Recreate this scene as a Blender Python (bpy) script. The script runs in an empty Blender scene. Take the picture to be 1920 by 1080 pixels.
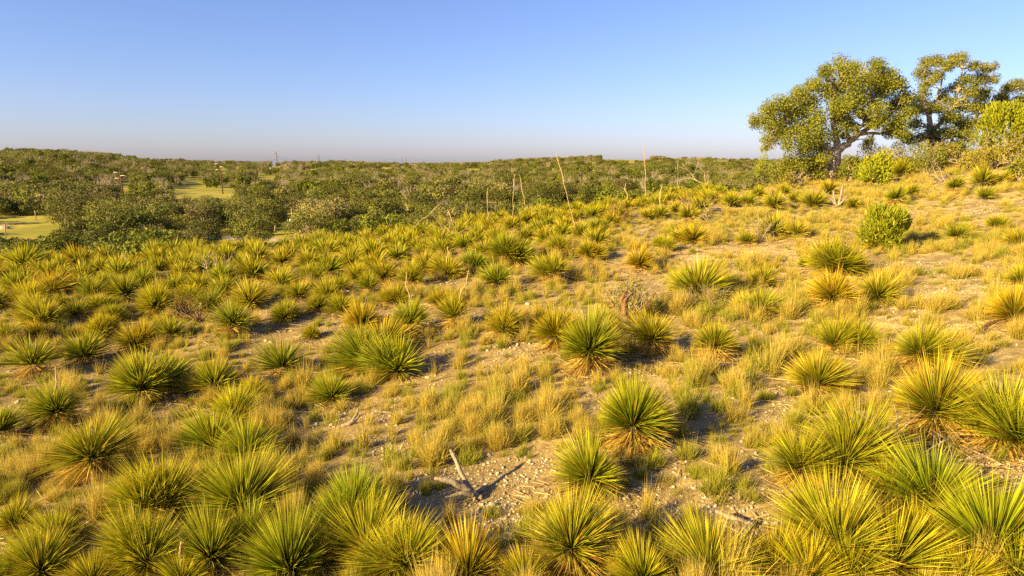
import bpy, math, random
import numpy as np
from mathutils import Vector, Matrix, Euler

SC = bpy.context.scene
COL = SC.collection
rng = np.random.default_rng(11)

# ---------------------------------------------------------------- camera, sky, sun, exposure
cam_data = bpy.data.cameras.new('camera')
cam = bpy.data.objects.new('camera', cam_data); COL.objects.link(cam)
cam_data.sensor_width = 36.0; cam_data.lens = 24.0
cam_data.clip_start = 0.1; cam_data.clip_end = 20000.0
cam.location = (0, 0, 0); cam.rotation_euler = (math.radians(90 - 10.4), 0, 0)
SC.camera = cam

SUN_EL = math.radians(22.5)
SUN_AZ = math.radians(180 + 58)           # clockwise from +Y (the view): behind the camera, to the left
world = bpy.data.worlds.new('World'); SC.world = world; world.use_nodes = True
wn = world.node_tree; wn.nodes.clear()
w_out = wn.nodes.new('ShaderNodeOutputWorld'); w_bg = wn.nodes.new('ShaderNodeBackground')
w_sky = wn.nodes.new('ShaderNodeTexSky'); w_sky.sky_type = 'NISHITA'; w_sky.sun_disc = False
w_sky.sun_elevation = SUN_EL; w_sky.sun_rotation = SUN_AZ
w_sky.altitude = 300.0; w_sky.air_density = 1.0; w_sky.dust_density = 0.9; w_sky.ozone_density = 6.0
w_bg.inputs['Strength'].default_value = 0.0635
w_mix = wn.nodes.new('ShaderNodeMix'); w_mix.data_type = 'RGBA'; w_mix.blend_type = 'MULTIPLY'; w_mix.inputs[0].default_value = 1.0
w_mix.inputs[7].default_value = (1.13, 0.91, 1.0, 1)      # the photograph's white balance, over the whole sky alike
wn.links.new(w_sky.outputs[0], w_mix.inputs[6]); wn.links.new(w_mix.outputs[2], w_bg.inputs[0]); wn.links.new(w_bg.outputs[0], w_out.inputs[0])

sun_data = bpy.data.lights.new('sun', 'SUN'); sun = bpy.data.objects.new('sun', sun_data); COL.objects.link(sun)
sun_data.energy = 5.0; sun_data.angle = math.radians(0.6); sun_data.color = (1.0, 0.75, 0.285)
_to_sun = Vector((math.sin(SUN_AZ) * math.cos(SUN_EL), math.cos(SUN_AZ) * math.cos(SUN_EL), math.sin(SUN_EL)))
sun.rotation_euler = _to_sun.to_track_quat('Z', 'Y').to_euler()
sun.location = _to_sun * 50

SC.view_settings.view_transform = 'Standard'; SC.view_settings.look = 'None'
SC.view_settings.exposure = 1.65; SC.view_settings.gamma = 1.0; SC.view_settings.use_curve_mapping = False
SC.cycles.max_bounces = 6; SC.cycles.diffuse_bounces = 3; SC.cycles.transmission_bounces = 3; SC.cycles.glossy_bounces = 2
SC.cycles.use_denoising = False

# ---------------------------------------------------------------- the lie of the land (metres; camera at the origin)
FPX, PITCH = 1280.0, math.radians(10.4)
SP, CP = math.sin(PITCH), math.cos(PITCH)

def ray(u, v):
    """world direction (per metre of depth) of a pixel of the 1920 x 1080 photograph"""
    u = np.asarray(u, float); v = np.asarray(v, float)
    a = (u - 960.0) / FPX; b = (540.0 - v) / FPX
    return np.stack([a, CP + SP * b, -SP + CP * b], -1)

def at(u, v, depth):
    return ray(u, v) * np.asarray(depth, float)[..., None]

def project(p):
    p = np.asarray(p, float)
    d = p[..., 1] * CP - p[..., 2] * SP
    h = p[..., 1] * SP + p[..., 2] * CP
    d = np.where(np.abs(d) < 1e-6, 1e-6, d)
    return 960 + FPX * p[..., 0] / d, 540 - FPX * h / d, d

def _hash(ix, iy, seed):
    n = (ix.astype(np.int64) * 374761393 + iy.astype(np.int64) * 668265263 + seed * 974634777) & 0x7fffffff
    n = ((n ^ (n >> 13)) * 1274126177) & 0x7fffffff
    return ((n ^ (n >> 16)) & 0xffff) / 65535.0

def vnoise(x, y, seed=0):
    x = np.asarray(x, float); y = np.asarray(y, float)
    ix = np.floor(x); iy = np.floor(y); fx = x - ix; fy = y - iy
    fx = fx * fx * (3 - 2 * fx); fy = fy * fy * (3 - 2 * fy)
    a = _hash(ix, iy, seed); b = _hash(ix + 1, iy, seed); c = _hash(ix, iy + 1, seed); d = _hash(ix + 1, iy + 1, seed)
    return (a + (b - a) * fx) * (1 - fy) + (c + (d - c) * fx) * fy      # 0..1

def fbm(x, y, seed=0, o=3):
    s = 0; a = 0.5; t = 0
    for i in range(o):
        s = s + a * vnoise(np.asarray(x) * 2 ** i, np.asarray(y) * 2 ** i, seed + i * 17); t += a; a *= 0.5
    return s / t

# control points of the near hill: pixel and depth read off the plants' sizes
HILL = [(30, 1070, 8.3), (500, 1070, 7.6), (960, 1070, 7.4), (1400, 1070, 7.0), (1880, 1070, 6.2),
        (175, 890, 11.8), (560, 890, 11.2), (960, 900, 10.2), (1300, 900, 9.6), (1860, 850, 8.6),
        (100, 780, 15.2), (530, 700, 17.0), (780, 720, 14.5), (1107, 690, 14.2), (1530, 730, 12.0), (1880, 720, 11.2),
        (60, 640, 20.0), (440, 625, 20.0), (850, 615, 18.5), (1223, 655, 15.6), (1650, 600, 15.6), (1890, 600, 14.0),
        (50, 560, 24.5), (400, 560, 24.0), (700, 540, 23.5), (1037, 530, 22.0), (1430, 530, 20.0), (1800, 520, 18.5),
        (0, 510, 34.0), (250, 499, 34.0), (520, 478, 35.0), (800, 452, 35.5), (1000, 416, 37.5), (1240, 405, 33.5),
        (1450, 440, 27.5), (1655, 465, 24.0), (1800, 450, 24.0), (1900, 440, 23.0), (1900, 360, 32.0),
        (1290, 372, 42.0), (1400, 356, 44.0), (1555, 338, 45.0), (1600, 388, 35.0), (1700, 330, 44.0), (1790, 360, 35.0), (1840, 324, 38.0), (1880, 303, 40.0), (1915, 280, 42.0)]
_hp = np.array(HILL); _hw = at(_hp[:, 0], _hp[:, 1], _hp[:, 2])
_extra = np.array([(0, -14, -4.3), (-16, -4, -5.4), (14, -4, -2.9), (26, 14, -0.9), (-34, 14, -6.0), (30, 60, -0.2), (48, 46, 2.4), (40, 30, 1.0), (-36, 36, -5.8)], float)
_tp = np.vstack([_hw, _extra])
def _U(r2):
    return np.where(r2 > 1e-9, 0.5 * r2 * np.log(np.maximum(r2, 1e-9)), 0.0)
def _tps_fit(p, lam):
    n = len(p)
    d2 = ((p[:, None, :2] - p[None, :, :2]) ** 2).sum(-1)
    A = np.zeros((n + 3, n + 3)); A[:n, :n] = _U(d2) + lam * np.eye(n)
    A[:n, n] = 1; A[:n, n + 1:] = p[:, :2]; A[n, :n] = 1; A[n + 1:, :n] = p[:, :2].T
    b = np.zeros(n + 3); b[:n] = p[:, 2]
    return np.linalg.solve(A, b)
_tw = _tps_fit(_tp, 60.0)
def tps(x, y):
    x = np.asarray(x, float); y = np.asarray(y, float)
    s = _tw[-3] + _tw[-2] * x + _tw[-1] * y
    for i in range(len(_tp)):
        s = s + _tw[i] * _U((x - _tp[i, 0]) ** 2 + (y - _tp[i, 1]) ** 2)
    return s

# range of the hill's brow by bearing, and the hills on the skyline
_cb_u = np.array([-500, 0, 300, 600, 900, 1100, 1250, 1400, 1560, 1750, 1920, 2600])
_cb_d = np.array([36, 34, 34.5, 35.5, 37, 39, 42.5, 46, 50, 51, 50, 58.0])
_cb_t = np.arctan2((_cb_u - 960) / FPX, 1.0); _cb_r = _cb_d / np.cos(_cb_t)
_sk_u = np.array([-900, -300, 0, 100, 200, 300, 400, 500, 600, 650, 700, 800, 900, 950, 1000, 1050, 1130, 1200, 1260, 1400, 1920, 2800])
_sk_v = np.array([300, 286, 281, 279, 286, 297, 303, 305.5, 304, 303, 306.5, 307.5, 306, 301, 298.5, 297, 293, 291.5, 296.5, 300, 302, 304])
_sk_R = np.array([700, 620, 600, 600, 640, 760, 950, 1150, 1250, 1300, 1500, 1600, 1500, 1150, 1000, 950, 880, 860, 900, 950, 1000, 1000.])
_vb_d = np.array([0, 60, 90, 120, 270, 450, 700, 1000, 6000.])
_vb_z = np.array([-14, -13.8, -13.0, -12.5, -12.4, -11.2, -8.6, -6.5, -9.])

def valley(x, y):
    r = np.hypot(x, y)
    yy = np.where(y > 0.3 * r, y, 0.3 * r)
    u = 960 + FPX * x / yy
    R = np.interp(u, _sk_u, _sk_R); v = np.interp(u, _sk_u, _sk_v)
    top = R * (304.9 - v) / FPX - 5.4
    base = np.interp(yy, _vb_d, _vb_z)
    t = np.clip((yy - 0.32 * R) / (0.68 * R), 0, 1); t = t * t * (3 - 2 * t)
    z = base * (1 - t) + top * t
    z = z - 0.035 * np.maximum(yy - R, 0)
    n = (fbm(x / 90, y / 90, 5, 3) - 0.5) * np.clip(yy / 200, 0.4, 2.2) * 1.6
    return np.maximum(z, -60) + n

def height(x, y):
    x = np.asarray(x, float); y = np.asarray(y, float)
    r = np.hypot(x, y); th = np.arctan2(x, y)
    rc = np.interp(th, _cb_t, _cb_r)
    f = np.minimum(1.0, rc / np.maximum(r, 1e-6))
    zc = tps(x * f, y * f)
    d = np.maximum(r - rc, 0)
    zh = zc - 0.46 * d * d / (d + 12.0)
    k = np.clip(1 - d / 40, 0, 1)
    zh = zh + ((fbm(x / 5.5, y / 5.5, 1, 2) - 0.5) * 0.55 + (fbm(x / 1.3, y / 1.3, 2, 2) - 0.5) * 0.16 + (vnoise(x / 0.33, y / 0.33, 3) - 0.5) * 0.04) * k
    zv = valley(x, y)
    m = np.maximum(zh, zv); kk = 2.0
    return m + np.log(np.exp((zh - m) / kk) + np.exp((zv - m) / kk)) * kk * np.clip((d) / 10, 0, 1) * 1.0

def ground(u, v, far=400.0):
    """point of the ground seen at a pixel"""
    R = ray(u, v); sh = R.shape[:-1]; R = R.reshape(-1, 3)
    ds = np.geomspace(3.0, far, 420)
    lo = np.full(len(R), np.nan); done = np.zeros(len(R), bool); prev = ds[0]
    for d in ds[1:]:
        p = R * d
        hit = (~done) & (p[:, 2] < height(p[:, 0], p[:, 1]))
        a = np.full(len(R), prev); b = np.full(len(R), d)
        if hit.any():
            q = R[hit]; a = np.full(len(q), prev); b = np.full(len(q), d)
            for _ in range(14):
                m = (a + b) / 2; pm = q * m[:, None]
                below = pm[:, 2] < height(pm[:, 0], pm[:, 1])
                b = np.where(below, m, b); a = np.where(below, a, m)
            lo[hit] = (a + b) / 2
        done |= hit; prev = d
        if done.all(): break
    lo = np.where(np.isnan(lo), far, lo)
    P = R * lo[:, None]
    P[:, 2] = np.where(done, height(P[:, 0], P[:, 1]), P[:, 2])
    return P.reshape(sh + (3,)), lo.reshape(sh)

# ---------------------------------------------------------------- mesh helpers
def mesh_from(name, V, quads=None, tris=None, attrs=None, mats=None, mat_idx=None, smooth=False):
    """one mesh out of numpy arrays; attrs: {name: per-vertex floats}"""
    V = np.asarray(V, np.float32)
    quads = np.zeros((0, 4), np.int32) if quads is None or len(quads) == 0 else np.asarray(quads, np.int32)
    tris = np.zeros((0, 3), np.int32) if tris is None or len(tris) == 0 else np.asarray(tris, np.int32)
    me = bpy.data.meshes.new(name)
    me.vertices.add(len(V)); me.vertices.foreach_set('co', V.ravel())
    me.loops.add(quads.size + tris.size)
    me.loops.foreach_set('vertex_index', np.concatenate([quads.ravel(), tris.ravel()]).astype(np.int32))
    n = len(quads) + len(tris)
    me.polygons.add(n)
    st = np.concatenate([np.arange(len(quads)) * 4, quads.size + np.arange(len(tris)) * 3]).astype(np.int32)
    me.polygons.foreach_set('loop_start', st)
    if smooth: me.polygons.foreach_set('use_smooth', np.ones(n, bool))
    if mat_idx is not None: me.polygons.foreach_set('material_index', np.asarray(mat_idx, np.int32))
    for k, a in (attrs or {}).items():
        at_ = me.attributes.new(k, 'FLOAT', 'POINT'); at_.data.foreach_set('value', np.asarray(a, np.float32))
    for m in (mats or []): me.materials.append(m)
    me.update(calc_edges=True)
    return me

class Geo:
    """collects pieces and joins them into one mesh"""
    def __init__(s): s.V = []; s.Q = []; s.T = []; s.A = {}; s.n = 0
    def add(s, V, Q=None, T=None, **attrs):
        V = np.asarray(V, float)
        if Q is not None and len(Q): s.Q.append(np.asarray(Q) + s.n)
        if T is not None and len(T): s.T.append(np.asarray(T) + s.n)
        for k in ('t', 'r'):
            a = attrs.get(k, 0.5); s.A.setdefault(k, []).append(np.broadcast_to(np.asarray(a, float), (len(V),)))
        s.V.append(V); s.n += len(V)
    def mesh(s, name, mat, smooth=False):
        return mesh_from(name, np.concatenate(s.V), np.concatenate(s.Q) if s.Q else None, np.concatenate(s.T) if s.T else None,
                         {k: np.concatenate(a) for k, a in s.A.items()}, [mat], smooth=smooth)

def unit(a): return a / np.maximum(np.linalg.norm(a, axis=-1, keepdims=True), 1e-9)

def strips(geo, P, D, L, W, droop=0.0, nseg=3, taper=0.7, r=None, g=rng):
    """thin tapering blades from P along D, bending towards the ground; taper: where along the blade it starts to narrow"""
    n = len(P); D = unit(D)
    side = np.cross(D, g.normal(size=(n, 3))); side = unit(side)
    up = np.array([0, 0, 1.0])
    droop = np.broadcast_to(np.asarray(droop, float), (n,)); L = np.broadcast_to(np.asarray(L, float), (n,)); W = np.broadcast_to(np.asarray(W, float), (n,))
    r = g.random(n) if r is None else r
    rows = []; tt = []
    for k in range(nseg + 1):
        s = k / nseg
        c = P + D * (L * s)[:, None] - up * (droop * L * s * s)[:, None]
        w = W * (1.0 if s < taper else max(0.0, (1 - s) / (1 - taper))) * 0.5
        if k == nseg: rows.append(c[:, None]); tt.append([s])
        else: rows.append(np.stack([c - side * w[:, None], c + side * w[:, None]], 1)); tt.append([s, s])
    V = np.concatenate(rows, 1); m = V.shape[1]
    t = np.tile(np.concatenate(tt), n); base = (np.arange(n) * m)[:, None]
    Q = [base + np.array([2 * k, 2 * k + 1, 2 * k + 3, 2 * k + 2]) for k in range(nseg - 1)]
    T = base + np.array([2 * nseg - 2, 2 * nseg - 1, 2 * nseg])
    geo.add(V.reshape(-1, 3), np.concatenate(Q) if Q else None, T, t=t, r=np.repeat(r, m))

def tube(geo, path, rad, sides=6, r=0.5, bump=0.0, g=rng, cap=True):
    path = np.asarray(path, float); n = len(path); rad = np.broadcast_to(np.asarray(rad, float), (n,))
    tang = np.gradient(path, axis=0); tang = unit(tang)
    ref = np.array([0.31, 0.17, 0.93]) if abs(tang[0, 2]) < 0.9 else np.array([1.0, 0.1, 0.0])
    a = unit(np.cross(tang, ref)); b = np.cross(tang, a)
    ang = np.linspace(0, 2 * math.pi, sides, endpoint=False)
    R = rad[:, None] * (1 + bump * g.normal(size=(n, sides)))
    V = path[:, None] + R[..., None] * (np.cos(ang)[None, :, None] * a[:, None] + np.sin(ang)[None, :, None] * b[:, None])
    i = np.arange(n - 1)[:, None] * sides; j = np.arange(sides)[None]
    Q = np.stack([i + j, i + (j + 1) % sides, i + sides + (j + 1) % sides, i + sides + j], -1).reshape(-1, 4)
    V = V.reshape(-1, 3); T = None
    if cap:
        V = np.vstack([V, path[0], path[-1]]); k = n * sides
        T = [(k, (q + 1) % sides, q) for q in range(sides)] + [(k + 1, (n - 1) * sides + q, (n - 1) * sides + (q + 1) % sides) for q in range(sides)]
    geo.add(V, Q, T, t=np.concatenate([np.repeat(np.linspace(0, 1, n), sides), [0, 1] if cap else []]), r=r)

def bent(p0, p1, n=5, sag=0.0, wob=0.1, g=rng):
    p0 = np.asarray(p0, float); p1 = np.asarray(p1, float); s = np.linspace(0, 1, n)[:, None]
    P = p0 + (p1 - p0) * s; L = np.linalg.norm(p1 - p0)
    w = g.normal(size=(n, 3)) * wob * L * (np.sin(s * math.pi)); w[0] = 0
    P = P + w; P[:, 2] += (sag * L * np.sin(s * math.pi))[:, 0]
    return P

def leaf_cloud(geo, centers, radii, n, size, aspect=0.55, outward=0.5, fill=0.5, g=rng):
    """n leaf-sized folded quads spread through the lobes (ellipsoids)"""
    centers = np.asarray(centers, float); radii = np.asarray(radii, float)
    if radii.ndim == 1: radii = np.repeat(radii[:, None], 3, 1)
    wgt = radii.prod(1) ** (2 / 3); k = g.choice(len(centers), n, p=wgt / wgt.sum())
    d = unit(g.normal(size=(n, 3)))
    rad = (fill + (1 - fill) * g.random(n) ** 0.6) * (0.85 + 0.3 * g.random(n))
    P = centers[k] + d * radii[k] * rad[:, None]
    nrm = unit(d * outward + g.normal(size=(n, 3)) * 0.6 + np.array([0, 0, 0.25]))
    a = unit(np.cross(nrm, g.normal(size=(n, 3)))); b = np.cross(nrm, a)
    s = size * (0.6 + 0.8 * g.random(n))[:, None]
    V = np.stack([P - a * s * 0.5, P + b * s * aspect * 0.5 + nrm * s * 0.12, P + a * s * 0.5, P - b * s * aspect * 0.5 + nrm * s * 0.12], 1)
    lob = g.random(len(centers))
    geo.add(V.reshape(-1, 3), (np.arange(n) * 4)[:, None] + np.arange(4), None, t=np.repeat(np.clip(rad, 0, 1), 4), r=np.repeat(np.clip(0.6 * lob[k] + 0.4 * g.random(n), 0, 1), 4))

def grow(geo, p, d, length, radius, level, g, spread=0.7, kids=3, up=0.15, sides=4, tips=None):
    """a leafless branching limb"""
    n = 4; P = [np.array(p, float)]; d = unit(np.array(d, float))
    for i in range(n):
        d = unit(d + g.normal(size=3) * 0.16 + np.array([0, 0, up * 0.3])); P.append(P[-1] + d * length / n)
    tube(geo, P, np.linspace(radius, radius * 0.55, n + 1), sides if radius > 0.02 else 3, cap=False, r=g.random())
    if level == 0:
        if tips is not None: tips.append(P[-1])
        return
    for i in range(kids):
        q = P[2 + (i % 3)] if i else P[-1]
        grow(geo, q, d + g.normal(size=3) * spread + np.array([0, 0, up]), length * (0.55 + 0.3 * g.random()), radius * 0.55, level - 1, g, spread, kids, up, sides, tips)

# ---------------------------------------------------------------- materials
def new_mat(name):
    m = bpy.data.materials.new(name); m.use_nodes = True; nt = m.node_tree; nt.nodes.clear()
    out = nt.nodes.new('ShaderNodeOutputMaterial')
    return m, nt, out

def N(nt, kind, **kw):
    n = nt.nodes.new(kind)
    for k, v in kw.items(): setattr(n, k, v)
    return n

def ramp(nt, src, stops, interp='LINEAR'):
    r = nt.nodes.new('ShaderNodeValToRGB'); r.color_ramp.interpolation = interp
    e = r.color_ramp.elements
    while len(e) < len(stops): e.new(0.5)
    for el, (p, c) in zip(e, stops): el.position = p; el.color = (c[0], c[1], c[2], 1)
    if src is not None: nt.links.new(src, r.inputs[0])
    return r.outputs[0]

def mixc(nt, fac, a, b, mode='MIX'):
    n = nt.nodes.new('ShaderNodeMix'); n.data_type = 'RGBA'; n.blend_type = mode
    for sock, val in ((n.inputs[0], fac), (n.inputs[6], a), (n.inputs[7], b)):
        if isinstance(val, bpy.types.NodeSocket): nt.links.new(val, sock)
        elif isinstance(val, (int, float)): sock.default_value = val
        else: sock.default_value = (val[0], val[1], val[2], 1)
    return n.outputs[2]

def mathn(nt, op, a, b=0.0):
    n = nt.nodes.new('ShaderNodeMath'); n.operation = op
    for i, v in enumerate((a, b)):
        if isinstance(v, bpy.types.NodeSocket): nt.links.new(v, n.inputs[i])
        else: n.inputs[i].default_value = v
    return n.outputs[0]

def noise(nt, scale, detail=4.0, rough=0.55, vec=None):
    t = nt.nodes.new('ShaderNodeTexNoise'); t.inputs['Scale'].default_value = scale
    t.inputs['Detail'].default_value = detail; t.inputs['Roughness'].default_value = rough
    if vec is not None: nt.links.new(vec, t.inputs['Vector'])
    return t.outputs[0]

def attr(nt, name):
    a = nt.nodes.new('ShaderNodeAttribute'); a.attribute_name = name
    return a.outputs['Fac']

def foliage_shader(nt, out, color, transl=0.35, rough=0.55, spec=0.25):
    p = N(nt, 'ShaderNodeBsdfPrincipled'); p.inputs['Roughness'].default_value = rough
    p.inputs['Specular IOR Level'].default_value = spec
    nt.links.new(color, p.inputs['Base Color'])
    if transl <= 0: nt.links.new(p.outputs[0], out.inputs[0]); return
    tr = N(nt, 'ShaderNodeBsdfTranslucent'); nt.links.new(color, tr.inputs['Color'])
    mx = N(nt, 'ShaderNodeMixShader'); mx.inputs[0].default_value = transl
    nt.links.new(p.outputs[0], mx.inputs[1]); nt.links.new(tr.outputs[0], mx.inputs[2]); nt.links.new(mx.outputs[0], out.inputs[0])

def blade_mat(name, along, odd=None, odd_from=0.9, tint=0.25, transl=0.3, rough=0.45, spec=0.3):
    """leaves coloured along their length (attribute t), each leaf a little different (attribute r), each plant by its own tone"""
    m, nt, out = new_mat(name)
    c = ramp(nt, attr(nt, 't'), along)
    r = attr(nt, 'r')
    if odd is not None:
        f = ramp(nt, r, [(max(0, odd_from - 0.04), (0, 0, 0)), (min(1, odd_from + 0.02), (1, 1, 1))])
        c = mixc(nt, f, c, odd)
    fr = nt.nodes.new('ShaderNodeMath'); fr.operation = 'FRACT'; nt.links.new(mathn(nt, 'MULTIPLY', r, 7.31), fr.inputs[0])
    v = mathn(nt, 'ADD', mathn(nt, 'MULTIPLY', fr.outputs[0], 2 * tint), 1 - tint)
    c = mixc(nt, 1.0, c, v, 'MULTIPLY')
    oi = N(nt, 'ShaderNodeObjectInfo')
    c = mixc(nt, 1.0, c, oi.outputs['Color'], 'MULTIPLY')
    foliage_shader(nt, out, c, transl, rough, spec)
    return m

def crown_mat(name, a, b, dead=None, transl=0.3, var=0.35):
    m, nt, out = new_mat(name)
    c = mixc(nt, attr(nt, 'r'), a, b)
    oi = N(nt, 'ShaderNodeObjectInfo')
    if dead is not None:
        c = mixc(nt, ramp(nt, oi.outputs['Random'], [(0.70, (0, 0, 0)), (1.0, (0.7, 0.7, 0.7))]), c, dead)
    fr = nt.nodes.new('ShaderNodeMath'); fr.operation = 'FRACT'; nt.links.new(mathn(nt, 'MULTIPLY', oi.outputs['Random'], 13.7), fr.inputs[0])
    c = mixc(nt, 1.0, c, mathn(nt, 'ADD', mathn(nt, 'MULTIPLY', fr.outputs[0], 2 * var), 1 - var), 'MULTIPLY')
    foliage_shader(nt, out, c, transl, 0.6, 0.2)
    return m

def wood_mat(name, stops, scale=9.0, stretch=(1, 1, 0.12), bump=0.35, rough=0.85):
    m, nt, out = new_mat(name)
    tc = N(nt, 'ShaderNodeTexCoord'); mp = N(nt, 'ShaderNodeMapping'); mp.inputs['Scale'].default_value = stretch
    nt.links.new(tc.outputs['Object'], mp.inputs['Vector'])
    n1 = noise(nt, scale, 6, 0.65, mp.outputs[0])
    c = ramp(nt, n1, stops)
    p = N(nt, 'ShaderNodeBsdfPrincipled'); p.inputs['Roughness'].default_value = rough; p.inputs['Specular IOR Level'].default_value = 0.2
    b = N(nt, 'ShaderNodeBump'); b.inputs['Strength'].default_value = bump; b.inputs['Distance'].default_value = 0.03
    nt.links.new(n1, b.inputs['Height']); nt.links.new(b.outputs[0], p.inputs['Normal'])
    nt.links.new(c, p.inputs['Base Color']); nt.links.new(p.outputs[0], out.inputs[0])
    return m

def plain_mat(name, col, rough=0.6, vary=0.15, scale=6.0, metal=0.0):
    m, nt, out = new_mat(name)
    tc = N(nt, 'ShaderNodeTexCoord'); n1 = noise(nt, scale, 4, 0.6, tc.outputs['Object'])
    lo = [x * (1 - vary) for x in col]; hi = [min(1, x * (1 + vary)) for x in col]
    p = N(nt, 'ShaderNodeBsdfPrincipled'); p.inputs['Roughness'].default_value = rough; p.inputs['Metallic'].default_value = metal
    nt.links.new(ramp(nt, n1, [(0.3, lo), (0.7, hi)]), p.inputs['Base Color']); nt.links.new(p.outputs[0], out.inputs[0])
    return m

M = {}
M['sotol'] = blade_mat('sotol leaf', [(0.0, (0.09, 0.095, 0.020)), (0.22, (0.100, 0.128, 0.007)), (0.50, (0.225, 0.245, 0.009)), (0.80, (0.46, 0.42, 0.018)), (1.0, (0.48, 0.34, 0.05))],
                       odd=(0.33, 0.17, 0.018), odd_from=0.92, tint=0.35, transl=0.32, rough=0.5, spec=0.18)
M['sotol_dead'] = blade_mat('dead sotol leaf', [(0.0, (0.46, 0.30, 0.07)), (0.6, (0.42, 0.26, 0.05)), (1.0, (0.30, 0.19, 0.07))], tint=0.4, transl=0.2, rough=0.7, spec=0.1)
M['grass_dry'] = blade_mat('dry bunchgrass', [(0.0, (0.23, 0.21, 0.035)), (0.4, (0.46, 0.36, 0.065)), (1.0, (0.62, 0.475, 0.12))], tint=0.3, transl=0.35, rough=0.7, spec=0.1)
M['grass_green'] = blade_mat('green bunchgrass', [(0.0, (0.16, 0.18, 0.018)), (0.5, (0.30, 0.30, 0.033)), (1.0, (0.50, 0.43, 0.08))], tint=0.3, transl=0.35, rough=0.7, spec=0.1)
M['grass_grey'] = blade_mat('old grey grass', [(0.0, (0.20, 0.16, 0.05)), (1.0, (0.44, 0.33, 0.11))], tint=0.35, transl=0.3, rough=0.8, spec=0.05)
M['stalk'] = wood_mat('dry flower stalk', [(0.3, (0.30, 0.20, 0.09)), (0.7, (0.55, 0.42, 0.24))], 14)
M['drift'] = wood_mat('bleached wood', [(0.28, (0.08, 0.055, 0.035)), (0.45, (0.25, 0.195, 0.14)), (0.75, (0.42, 0.34, 0.26))], 16, bump=0.7)
M['deadwood'] = wood_mat('grey dead twigs', [(0.3, (0.24, 0.19, 0.14)), (0.7, (0.44, 0.36, 0.27))], 10)
M['brownwood'] = wood_mat('brown rotten wood', [(0.3, (0.10, 0.05, 0.025)), (0.7, (0.30, 0.17, 0.08))], 10, bump=0.8)
M['bark'] = wood_mat('live oak bark', [(0.3, (0.22, 0.17, 0.12)), (0.7, (0.48, 0.39, 0.28))], 14, bump=1.0)
M['pole'] = wood_mat('creosoted pole', [(0.3, (0.09, 0.035, 0.02)), (0.7, (0.17, 0.07, 0.04))], 4)
M['pole_pale'] = wood_mat('weathered pole', [(0.3, (0.26, 0.16, 0.08)), (0.7, (0.42, 0.28, 0.15))], 4)
M['arm'] = plain_mat('pale crossarm', (0.60, 0.50, 0.28))
M['insulator'] = plain_mat('insulator', (0.45, 0.45, 0.45), 0.3)
M['white'] = plain_mat('white paint', (0.78, 0.76, 0.72), 0.5, 0.06)
M['yellow'] = plain_mat('yellow plastic', (0.65, 0.42, 0.03), 0.4)
M['steel'] = plain_mat('galvanised steel', (0.55, 0.55, 0.52), 0.45, 0.1)
M['wire'] = plain_mat('wire', (0.05, 0.05, 0.05), 0.5)
M['roof'] = plain_mat('grey roofing', (0.34, 0.30, 0.28), 0.7)
M['stone'] = wood_mat('limestone', [(0.3, (0.34, 0.28, 0.20)), (0.7, (0.62, 0.54, 0.42))], 11, stretch=(1, 1, 1), bump=0.6)
M['oak'] = crown_mat('live oak leaves', (0.15, 0.175, 0.016), (0.31, 0.31, 0.035), transl=0.32, var=0.0)
M['oak_sparse'] = crown_mat('thin oak leaves', (0.13, 0.15, 0.020), (0.27, 0.265, 0.04), transl=0.3, var=0.0)
M['juniper'] = crown_mat('juniper sprays', (0.20, 0.23, 0.012), (0.42, 0.42, 0.025), transl=0.4, var=0.05)
M['shrub'] = crown_mat('shrub leaves', (0.13, 0.15, 0.014), (0.26, 0.25, 0.03), transl=0.25, var=0.15)
M['shrub_olive'] = crown_mat('olive shrub leaves', (0.20, 0.18, 0.030), (0.37, 0.31, 0.055), transl=0.25, var=0.12)
M['wood_oak'] = crown_mat('valley oak leaves', (0.088, 0.102, 0.016), (0.190, 0.182, 0.032), dead=(0.26, 0.20, 0.09), transl=0.2, var=0.40)
M['wood_green'] = crown_mat('valley green leaves', (0.075, 0.098, 0.008), (0.165, 0.175, 0.014), transl=0.22, var=0.3)

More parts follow.
